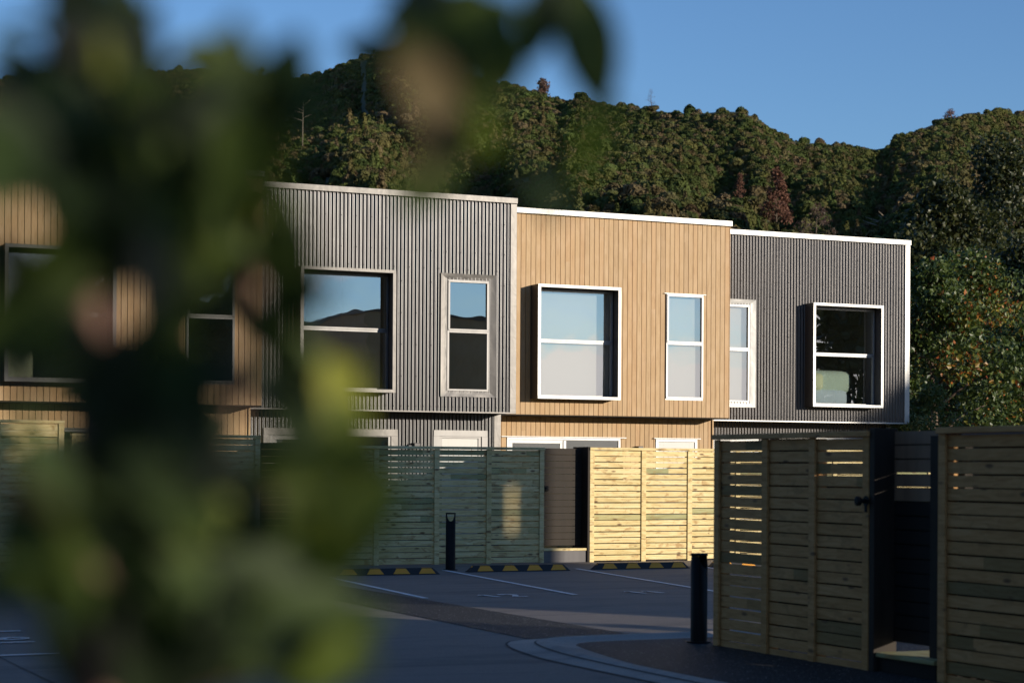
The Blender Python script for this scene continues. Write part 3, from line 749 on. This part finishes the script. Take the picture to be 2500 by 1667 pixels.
# out of frame plants; all but the mirrored tree added to shape the light
limb_tree('garden_shrub','unseen low shrub added to break up the sun patch, out of frame','shrub',(12.4,13.2,0),.9,.4,12,1400,.1,M['evergreen'],trunk_r=.03,crown_lo=.2,rnd_=random.random,group='added shrubs out of frame')  # added to break the sun band on the paving into patches
limb_tree('shade_tree','big leafy tree mirrored in the end townhouse window','tree',(55.4,-5,0),12.3,3.9,70,15000,.36,M['evergreen'],crown_lo=.08,rnd_=random.random,group='trees out of frame')
flat=lambda f: .95-.3*f
limb_tree('shade_tree','unseen clear stemmed tree shaped for the sun patches, first of two','tree',(13.2,8.6,0),6.8,2.3,40,20000,.24,M['evergreen'],crown_lo=.45,rnd_=random.random,group='trees out of frame',shape=flat)  # crown height of both trees set to let soft sun patches through
limb_tree('shade_tree','unseen clear stemmed tree shaped for the sun patches, second of two','tree',(16.6,9.4,0),6.8,2.3,40,20000,.24,M['evergreen'],crown_lo=.47,rnd_=random.random,group='trees out of frame',shape=flat)
limb_tree('shade_tree','tall evergreen added on the left to cut sky light, out of frame','tree',(-4.6,12.5,0),14,4.4,70,16000,.36,M['evergreen'],crown_lo=.05,rnd_=random.random,group='trees out of frame',shape=flat)  # three evergreens added to darken the near fence and paving
limb_tree('shade_tree','second tall evergreen added farther along to cut sky light, out of frame','tree',(-5.0,22.,0),15.,5.0,70,16000,.38,M['evergreen'],crown_lo=.05,rnd_=random.random,group='trees out of frame',shape=flat)
limb_tree('shade_tree','evergreen added close left to cut sky light, out of frame','tree',(-5.5,4.5,0),8.,3.2,50,9000,.3,M['evergreen'],crown_lo=.05,rnd_=random.random,group='trees out of frame',shape=flat)
limb_tree('shade_tree','tree added behind the camera to dapple the foreground shrub, out of frame','tree',(4.2,-6.5,0),5.6,2.5,40,1100,.22,M['evergreen'],crown_lo=.06,rnd_=random.random,group='trees out of frame',shape=flat)  # added to shade most of the foreground shrub, thin enough for some sun


# ------------------------------------------------------------------ hills
ridge=[(-900,250),(-300,215),(0,190),(300,175),(540,165),(610,180),(660,192),(700,186),(760,172),(800,160),(840,142),(880,128),(930,120),(1000,122),(1063,140),(1170,176),(1240,190),(1290,200),(1330,206),(1365,226),(1410,215),(1455,228),(1540,238),(1600,248),(1660,254),(1710,252),(1760,246),(1810,248),(1850,266),(1900,306),(1945,322),(1980,322),(2020,328),(2055,326),(2090,334),(2150,340),(2190,310),(2235,292),(2290,270),(2345,256),(2410,250),(2470,252),(2560,258),(2900,280),(3300,330)]
# second ridge: the shoulder right of the notch comes forward
def ridge_y(x):
    for (a,ya),(b,yb) in zip(ridge,ridge[1:]):
        if a<=x<=b: return ya+(yb-ya)*(x-a)/(b-a)
    return ridge[0][1] if x<ridge[0][0] else ridge[-1][1]
def fbm(x,y,s): return noise.fractal(Vector((x/s,y/s,3.3)),1.,2.1,4)
def Rr(x): return 430+120*math.sin(x/520.+1.0)+ (60 if x<900 else 0)
HX=[-900+i*30 for i in range(141)]; HT=[i/60 for i in range(76)]
def hill(x,t):
    """surface point on the slope: t 0 at its foot, 1 on the ridge, above 1 behind it"""
    R0=78.; R1=Rr(x); d=R0+(R1-R0)*t
    e=(PPY-5+(6 if x>1500 else 0)-(ridge_y(x)))/FPX; zr=e*R1
    if t<=1: z=zr*(.04+.96*t**1.22)
    else: z=zr*(1-(t-1)*1.3)
    p=at(x,PPY,d)
    env=max(0.,min(1,t*4))*max(0,1-t)**.8 if t<=1 else 0
    # spurs and gullies running down the slope
    s_=math.sin(x/118.+3.2*t+2*noise.noise(Vector((x/300.,t*1.5,1))))*.5+math.sin(x/61.-5*t+4.*noise.noise(Vector((x/200.,t*2,7))))*.22
    z+=env*(s_*22.*(d/300.)+fbm(p.x,p.y,34.)*5.+fbm(p.x,p.y,110.)*16.)
    if t<1:
        lim=e*d*(.80+.2*t**3); z=z if z<lim-3 else lim-3*math.exp(-(z-lim+3)/3.)
    return Vector((p.x,p.y,max(z,.2+2*t) if t<=1 else z))
hb=MB(); nt_=len(HT)
for x in HX:
    for t in HT: hb.v.append(tuple(hill(x,t)))
for i in range(len(HX)-1):
    for k in range(nt_-1): hb.face((i*nt_+k,(i+1)*nt_+k,(i+1)*nt_+k+1,i*nt_+k+1),.5,0,True)
mh=mat('hill_soil',(.05,.055,.022),.95); tag(hb.build('hills',mh),kind='structure')
# hills far behind the camera, mirrored in the windows
bb=MB()
for i in range(61):
    a=math.radians(100+i*3.2)   # compass bearing from +Y towards +X
    R_=900
    el=float(np.interp(math.degrees(a),[100,140,146,152,156,159,162,166,170,176,190,230,292],[3,1.6,1.2,1.3,2.2,3.5,4.1,4.6,4.2,4.6,6,5,4]))+.12*math.sin(a*41)
    for k,(rr,zz) in enumerate(((1.,1.),(.55,.35),(.2,0.),(1.6,0))):
        bb.v.append((math.sin(a)*R_*rr,math.cos(a)*R_*rr,math.tan(math.radians(el))*R_*zz-.5))
for i in range(60):
    o=i*4
    bb.face((o+2,o+6,o+5,o+1),.5,0,True); bb.face((o+1,o+5,o+4,o),.5,0,True); bb.face((o,o+4,o+7,o+3),.5,0,True)
mb_=mat('far_hill_scrub',(.05,.06,.025),.95); n_=N(mb_); n_.out(n_.ramp(n_.noise(n_.coords(),.03,5,.7),[(.35,(.03,.04,.015)),(.7,(.085,.085,.035))])); tag(bb.build('far_hills',mb_),kind='structure')

# forest: crown shapes scattered over the slope, one mass
def forest_mat():
    m=mat('forest_leaves',rough=.75,spec=.2); n=N(m)
    oi=n.n('ShaderNodeObjectInfo'); r=oi.outputs['Random']
    c=n.ramp(r,[(0,(0.054,0.081,0.020)),(.25,(0.091,0.116,0.028)),(.5,(0.129,0.132,0.036)),(.68,(0.145,0.118,0.047)),(.8,(0.168,0.116,0.062)),(.9,(0.107,0.155,0.036)),(1,(0.190,0.136,0.077))])
    v=n.coords((1,1,1)); f=n.noise(v,6.,4,.7)
    c=n.mix(1.,c,n.ramp(f,[(.25,(.45,.45,.42)),(.75,(1.35,1.35,1.3))]),'MULTIPLY')
    n.out(c); n.bump(n.noise(v,9.,4,.75),1.,.3); return m
M['forest']=forest_mat()
variants=[]
def crown_mesh(seed,tall=1.,cone_=False):
    R=random.Random(seed); b=MB(); n=26
    # many small tufts on a lumpy dome
    lumps=[(Vector((R.gauss(0,1),R.gauss(0,1),R.uniform(-.1,1.1))).normalized(),R.uniform(.25,.5)) for _ in range(9)]
    for i in range(420):
        d=Vector((R.gauss(0,1),R.gauss(0,1),R.uniform(-.35,1.4))).normalized()
        r=.72+.10*R.random()
        for l,s in lumps:
            q=d.dot(l)
            if q>.72: r+=s*(q-.72)*1.5
        p=d*r*.5; p.z*=tall
        if cone_: f=R.random()**1.4; a_=R.uniform(0,6.28); q=.46*(1-f)*R.uniform(.6,1.05); p=Vector((q*math.cos(a_),q*math.sin(a_),-.25+f*1.35)); d=Vector((math.cos(a_),math.sin(a_),.4)).normalized()
        s=R.uniform(.07,.13)
        nrm=(d+Vector((R.gauss(0,.45),R.gauss(0,.45),R.gauss(0,.45)))).normalized(); a=nrm.orthogonal().normalized()*s
        a=Matrix.Rotation(R.uniform(0,6.28),3,nrm)@a; c=nrm.cross(a)
        n0=len(b.v)
        b.v += [tuple(p+a),tuple(p+c*.8),tuple(p-a),tuple(p-c*.8)]
        b.face((n0,n0+1,n0+2,n0+3),.5)
    # dark core so that the crowns close up
    ico=[]; 
    for la in range(7):
        for lo in range(10):
            th=PI*la/6; ph=2*PI*lo/10; rr=(.33 if not cone_ else .2)+.03*R.random(); b.v.append((rr*math.sin(th)*math.cos(ph),rr*math.sin(th)*math.sin(ph),rr*math.cos(th)*tall)); ico.append(len(b.v)-1)
    for la in range(6):
        for lo in range(10): b.face((ico[la*10+lo],ico[la*10+(lo+1)%10],ico[(la+1)*10+(lo+1)%10],ico[(la+1)*10+lo]),.5,0,True)
    me=bpy.data.meshes.new('crown_shape'); me.from_pydata(b.v,[],b.f); me.materials.append(M['forest'])
    me.polygons.foreach_set('use_smooth',b.sm); me.update(); return me
vc=bpy.data.collections.new('crown_shapes')
for k in range(14):
    o=bpy.data.objects.new('crown_shape',crown_mesh(k,1.0 if k<6 else (1.5 if k<10 else 1.1),k>=10)); vc.objects.link(o)
pts=[];scl=[];rot=[];idx=[]
NF=64000
for i in range(NF):
    x=random.uniform(-850,3250); t=random.random()**.62*1.0
    if i<1500: t=random.uniform(.97,1.02); 
    p=hill(x,t); d=math.hypot(p.x,p.y)
    w=max(1.2,min(3.2,d*.0044))*random.uniform(.6,1.5)
    if random.random()<.04 and t<.9: w*=1.6
    if t<.1: w=max(w,1.7)
    pts.append((p.x,p.y,p.z+w*.18)); rot.append(random.uniform(0,6.28)); k=(random.randrange(10) if random.random()<.93 else random.randrange(10,14)) if t<.93 else random.randrange(8); idx.append(k); w=w*(1.35 if random.random()<.05 and t<.85 else .92)
    scl.append((w,w,w*random.uniform(.75,1.1)))
pm=bpy.data.meshes.new('forest'); pm.from_pydata(pts,[],[])
a=pm.attributes.new('scl','FLOAT_VECTOR','POINT'); a.data.foreach_set('vector',np.array(scl,dtype=np.float32).ravel())
a=pm.attributes.new('rz','FLOAT','POINT'); a.data.foreach_set('value',rot)
a=pm.attributes.new('vi','INT','POINT'); a.data.foreach_set('value',idx)
fo=bpy.data.objects.new('forest',pm); C.objects.link(fo); tag(fo,'dense olive and brown forest covering the hills behind the townhouses','forest',kind='stuff')
ng=bpy.data.node_groups.new('scatter_crowns','GeometryNodeTree')
ng.interface.new_socket('Geometry',in_out='INPUT',socket_type='NodeSocketGeometry'); ng.interface.new_socket('Geometry',in_out='OUTPUT',socket_type='NodeSocketGeometry')
gi=ng.nodes.new('NodeGroupInput'); go=ng.nodes.new('NodeGroupOutput'); ip=ng.nodes.new('GeometryNodeInstanceOnPoints'); ci=ng.nodes.new('GeometryNodeCollectionInfo')
ci.inputs['Collection'].default_value=vc; ci.inputs['Separate Children'].default_value=True; ci.inputs['Reset Children'].default_value=True
def na(nm,ty):
    q=ng.nodes.new('GeometryNodeInputNamedAttribute'); q.data_type=ty; q.inputs['Name'].default_value=nm; return next(s for s in q.outputs if s.enabled and s.name=='Attribute')
cx=ng.nodes.new('ShaderNodeCombineXYZ'); ng.links.new(na('rz','FLOAT'),cx.inputs[2])
ng.links.new(gi.outputs[0],ip.inputs['Points']); ng.links.new(ci.outputs[0],ip.inputs['Instance']); ip.inputs['Pick Instance'].default_value=True
ng.links.new(na('vi','INT'),ip.inputs['Instance Index']); ng.links.new(cx.outputs[0],ip.inputs['Rotation']); ng.links.new(na('scl','FLOAT_VECTOR'),ip.inputs['Scale'])
ng.links.new(ip.outputs[0],go.inputs[0])
md=fo.modifiers.new('scatter','NODES'); md.node_group=ng

# single trees one can pick out on the hills
M['dead']=m_leaf('dead_conifer_needles',[(0,(.10,.045,.03)),(1,(.19,.085,.05))],.8,.1)
M['pale_wood']=mat('pale_dead_wood',(.22,.18,.13),.8)
def hill_tree(label,px,py,d,h,cr,lm,name='dead_tree',leaves=1600,shape=None,rd=random.random,aspect=.5):
    g=at(px,py,d); return limb_tree(name,label,'tree',(g.x,g.y,g.z-h),h,cr,18,leaves,h*.05,lm,trunk_r=h*.018,crown_lo=.2,rnd_=rd,aspect=aspect,shape=shape,group='single trees on the hills')
cone=lambda f: max(.06,1.05-f)
hill_tree('tall reddish brown dead conifer above the timber townhouse',1895,415,240,7.5,2.,M['dead'],'dead_tree',2200,cone)
hill_tree('small rusty dead tree left of the tall reddish conifer',1808,425,255,4.2,1.0,M['dead'],'dead_tree',900,cone)
hill_tree('rusty red tree near the top of the right hill',2322,270,390,7.,2.4,M['dead'],'dead_tree',1200)
hill_tree('round tree standing clear on the left skyline',640,168,480,8,3.2,M['evergreen'],'skyline_tree',700)
hill_tree('spiky tan topped pine on the middle skyline',1325,198,400,12,3.6,M['brush'],'pine_tree',1800,cone)
hill_tree('thin bare tree standing alone on the skyline right of the leaves',1590,219,430,5.0,1.3,M['brush'],'skyline_tree',260,aspect=.2)
hill_tree('brown leafless tree just above the right end of the roof',1995,500,190,7,2.6,M['brush'],'bare_tree',1500,aspect=.12)
def bare_trunk(label,px,y0,y1,d):
    a=at(px,y1,d); c=at(px+2,y0,d); t=thing('dead_tree',label,'tree',tuple(a),0,'single trees on the hills')
    v=c-a; b=MB(); b.tube([(0,0,-2),v*.5,v],[.10,.08,.03],6)
    for k in range(7):
        f=.35+.6*k/7; q=v*f; b.tube([q,q+Vector((random.uniform(-1.6,1.6),random.uniform(-1,1),random.uniform(.1,.8)))],[.06,.015],4)
    b.build('trunk',M['pale_wood'],t)
bare_trunk('pale dead trunk standing on the left slope above the grey roof',738,248,320,260)
bare_trunk('pale forked dead branches low above the right roof corner',2165,530,575,150)

# ------------------------------------------------------------------ foreground shrub, far out of focus
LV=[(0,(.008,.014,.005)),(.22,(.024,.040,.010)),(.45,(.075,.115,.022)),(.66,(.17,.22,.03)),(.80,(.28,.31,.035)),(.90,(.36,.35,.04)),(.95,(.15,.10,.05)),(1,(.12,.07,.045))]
M['near_leaf']=m_leaf('near_leaves',LV,.6,.40)
M['stem']=mat('reddish_stem',(.16,.085,.06),.7)
def big_leaf(b,p,d,nrm,L,W_,r):
    d=d.normalized(); s=d.cross(nrm).normalized(); nrm=s.cross(d).normalized()
    n0=len(b.v); K=6
    for i in range(K+1):
        u=i/K; w=W_*.5*(math.sin(PI*min(1,u*.93+.04))**.75); bend=nrm*(-.22*L*u*u)
        for q in (-1,0,1): b.v.append(tuple(p+d*L*u+bend+s*w*q+nrm*(abs(q)*w*.28)))
    for i in range(K):
        for q in (0,1): b.face((n0+i*3+q,n0+i*3+q+1,n0+(i+1)*3+q+1,n0+(i+1)*3+q),r,0,True)
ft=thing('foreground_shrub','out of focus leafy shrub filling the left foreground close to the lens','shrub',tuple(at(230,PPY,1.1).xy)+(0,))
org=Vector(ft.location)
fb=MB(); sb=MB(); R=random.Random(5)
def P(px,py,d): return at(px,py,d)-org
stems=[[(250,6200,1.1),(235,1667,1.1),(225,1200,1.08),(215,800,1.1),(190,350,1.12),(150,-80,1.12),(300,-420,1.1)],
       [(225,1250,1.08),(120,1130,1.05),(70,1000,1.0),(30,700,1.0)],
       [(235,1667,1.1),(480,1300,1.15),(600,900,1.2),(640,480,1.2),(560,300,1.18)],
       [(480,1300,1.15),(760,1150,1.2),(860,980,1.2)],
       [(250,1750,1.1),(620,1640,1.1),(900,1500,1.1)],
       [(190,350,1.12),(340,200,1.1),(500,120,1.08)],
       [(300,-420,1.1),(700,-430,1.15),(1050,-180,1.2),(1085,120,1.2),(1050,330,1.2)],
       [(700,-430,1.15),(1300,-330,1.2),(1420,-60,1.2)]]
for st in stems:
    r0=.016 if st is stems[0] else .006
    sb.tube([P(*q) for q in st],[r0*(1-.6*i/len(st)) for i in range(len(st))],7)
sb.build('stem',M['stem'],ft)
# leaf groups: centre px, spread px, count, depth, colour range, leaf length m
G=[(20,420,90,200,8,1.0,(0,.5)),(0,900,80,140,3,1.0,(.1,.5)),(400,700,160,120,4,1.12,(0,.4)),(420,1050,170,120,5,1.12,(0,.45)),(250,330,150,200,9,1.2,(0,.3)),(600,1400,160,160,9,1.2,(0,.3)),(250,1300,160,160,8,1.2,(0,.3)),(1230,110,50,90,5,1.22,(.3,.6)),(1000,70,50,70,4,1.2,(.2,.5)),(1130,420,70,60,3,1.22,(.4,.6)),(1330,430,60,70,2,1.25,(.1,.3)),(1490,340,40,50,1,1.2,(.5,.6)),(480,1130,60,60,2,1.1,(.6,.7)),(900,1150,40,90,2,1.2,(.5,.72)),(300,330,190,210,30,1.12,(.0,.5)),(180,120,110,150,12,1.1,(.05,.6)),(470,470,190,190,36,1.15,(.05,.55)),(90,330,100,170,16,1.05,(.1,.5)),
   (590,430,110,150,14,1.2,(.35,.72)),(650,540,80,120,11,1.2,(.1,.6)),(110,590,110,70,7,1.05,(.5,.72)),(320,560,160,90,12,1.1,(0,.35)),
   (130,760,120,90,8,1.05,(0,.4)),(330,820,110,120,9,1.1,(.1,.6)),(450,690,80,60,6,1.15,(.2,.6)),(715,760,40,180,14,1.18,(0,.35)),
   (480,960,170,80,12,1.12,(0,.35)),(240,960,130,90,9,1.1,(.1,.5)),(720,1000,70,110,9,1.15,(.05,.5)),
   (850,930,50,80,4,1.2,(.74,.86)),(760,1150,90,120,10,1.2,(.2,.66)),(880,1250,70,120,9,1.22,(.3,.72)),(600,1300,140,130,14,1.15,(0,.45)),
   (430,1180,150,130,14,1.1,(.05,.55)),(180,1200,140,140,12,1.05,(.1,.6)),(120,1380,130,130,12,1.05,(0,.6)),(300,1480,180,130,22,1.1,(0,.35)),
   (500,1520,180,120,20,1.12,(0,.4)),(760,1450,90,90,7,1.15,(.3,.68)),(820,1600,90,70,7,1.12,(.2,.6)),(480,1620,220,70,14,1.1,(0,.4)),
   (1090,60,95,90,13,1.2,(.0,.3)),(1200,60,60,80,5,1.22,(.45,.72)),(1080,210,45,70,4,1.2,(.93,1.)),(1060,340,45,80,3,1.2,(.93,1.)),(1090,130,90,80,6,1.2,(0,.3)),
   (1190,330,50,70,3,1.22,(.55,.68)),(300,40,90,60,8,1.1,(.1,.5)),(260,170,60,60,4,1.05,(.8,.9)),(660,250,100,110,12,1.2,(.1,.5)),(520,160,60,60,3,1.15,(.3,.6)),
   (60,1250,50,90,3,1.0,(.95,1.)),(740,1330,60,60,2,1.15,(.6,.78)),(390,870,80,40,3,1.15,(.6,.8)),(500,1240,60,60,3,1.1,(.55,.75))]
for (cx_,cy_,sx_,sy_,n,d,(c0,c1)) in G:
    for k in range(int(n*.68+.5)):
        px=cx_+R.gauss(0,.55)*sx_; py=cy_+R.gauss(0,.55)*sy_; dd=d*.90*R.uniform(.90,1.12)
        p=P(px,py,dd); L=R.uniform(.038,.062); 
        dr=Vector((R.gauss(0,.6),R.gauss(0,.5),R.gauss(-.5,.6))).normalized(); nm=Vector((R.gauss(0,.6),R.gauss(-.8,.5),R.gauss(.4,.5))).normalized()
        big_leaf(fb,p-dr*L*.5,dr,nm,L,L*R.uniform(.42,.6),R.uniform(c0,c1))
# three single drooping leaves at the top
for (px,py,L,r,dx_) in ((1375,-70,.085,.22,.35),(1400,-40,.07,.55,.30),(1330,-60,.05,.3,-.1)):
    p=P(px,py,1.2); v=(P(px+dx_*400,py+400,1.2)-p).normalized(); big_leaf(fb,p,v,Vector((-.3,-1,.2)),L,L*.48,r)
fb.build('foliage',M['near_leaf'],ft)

# ------------------------------------------------------------------ light
SAZ,SEL=math.radians(148),math.radians(8.8)
S=Vector((math.sin(SAZ)*math.cos(SEL),math.cos(SAZ)*math.cos(SEL),math.sin(SEL)))
L_=bpy.data.lights.new('sun','SUN'); L_.energy=5.0; L_.angle=math.radians(.55); L_.color=(1,.89,.74)
lo=bpy.data.objects.new('sun',L_); C.objects.link(lo); lo.rotation_euler=S.to_track_quat('Z','Y').to_euler(); lo.location=(60,-60,40)
w=bpy.data.worlds.new('World'); sc.world=w; w.use_nodes=True; nt=w.node_tree
bg=nt.nodes['Background']; sky=nt.nodes.new('ShaderNodeTexSky'); sky.sky_type='NISHITA'; sky.sun_disc=False
sky.sun_elevation=SEL; sky.sun_rotation=SAZ; sky.altitude=50; sky.air_density=1.; sky.dust_density=.0; sky.ozone_density=4.2
tcw=nt.nodes.new('ShaderNodeTexCoord'); mpw=nt.nodes.new('ShaderNodeMapping'); mpw.inputs['Scale'].default_value=(1.6,1.6,9.)
nt.links.new(tcw.outputs['Generated'],mpw.inputs[0]); nzw=nt.nodes.new('ShaderNodeTexNoise'); nzw.inputs['Scale'].default_value=1.7; nzw.inputs['Detail'].default_value=5.; nzw.inputs['Distortion'].default_value=.4
nt.links.new(mpw.outputs[0],nzw.inputs['Vector'])
crw=nt.nodes.new('ShaderNodeValToRGB'); crw.color_ramp.elements[0].position=.42; crw.color_ramp.elements[1].position=.54; nt.links.new(nzw.outputs['Fac'],crw.inputs[0])
sx=nt.nodes.new('ShaderNodeSeparateXYZ'); nt.links.new(tcw.outputs['Generated'],sx.inputs[0])
mrw=nt.nodes.new('ShaderNodeMapRange'); mrw.inputs['From Min'].default_value=-.35; mrw.inputs['From Max'].default_value=-.7; nt.links.new(sx.outputs[1],mrw.inputs[0])
mre=nt.nodes.new('ShaderNodeMapRange'); mre.inputs['From Min'].default_value=.22; mre.inputs['From Max'].default_value=.08; nt.links.new(sx.outputs[2],mre.inputs[0])
m1=nt.nodes.new('ShaderNodeMath'); m1.operation='MULTIPLY'; nt.links.new(crw.outputs[0],m1.inputs[0]); nt.links.new(mrw.outputs[0],m1.inputs[1])
m2=nt.nodes.new('ShaderNodeMath'); m2.operation='MULTIPLY'; nt.links.new(m1.outputs[0],m2.inputs[0]); nt.links.new(mre.outputs[0],m2.inputs[1])
mxw=nt.nodes.new('ShaderNodeMix'); mxw.data_type='RGBA'; nt.links.new(m2.outputs[0],mxw.inputs[0]); tnt=nt.nodes.new('ShaderNodeMix'); tnt.data_type='RGBA'; tnt.blend_type='MULTIPLY'; tnt.inputs[0].default_value=1.; tnt.inputs[7].default_value=(1.13,1.04,1.11,1)
nt.links.new(sky.outputs[0],tnt.inputs[6]); nt.links.new(tnt.outputs[2],mxw.inputs[6]); mxw.inputs[7].default_value=(6.8,6.4,6.2,1)
nt.links.new(mxw.outputs[2],bg.inputs[0]); bg.inputs[1].default_value=.15
sc.view_settings.view_transform='Standard'; sc.view_settings.look='None'; sc.view_settings.exposure=.1; sc.view_settings.gamma=1.
sc.view_settings.use_curve_mapping=False

# ------------------------------------------------------------------ camera
cd=bpy.data.cameras.new('camera'); cam=bpy.data.objects.new('camera',cd); C.objects.link(cam); sc.camera=cam
cd.sensor_width=36; cd.lens=FPX/2500*36; cd.shift_x=0.; cd.shift_y=(PPY-833.5)/2500
cam.location=(0,0,EYE)
cam.rotation_euler=(Matrix.Rotation(-YAW,4,'Z') @ Matrix.Rotation(PI/2,4,'X') @ Matrix.Rotation(ROLL,4,'Z')).to_euler()
cd.clip_start=.05; cd.clip_end=5000
cd.dof.use_dof=True; cd.dof.focus_distance=37.; cd.dof.aperture_fstop=2.8
sc.cycles.max_bounces=6; sc.cycles.transparent_max_bounces=12
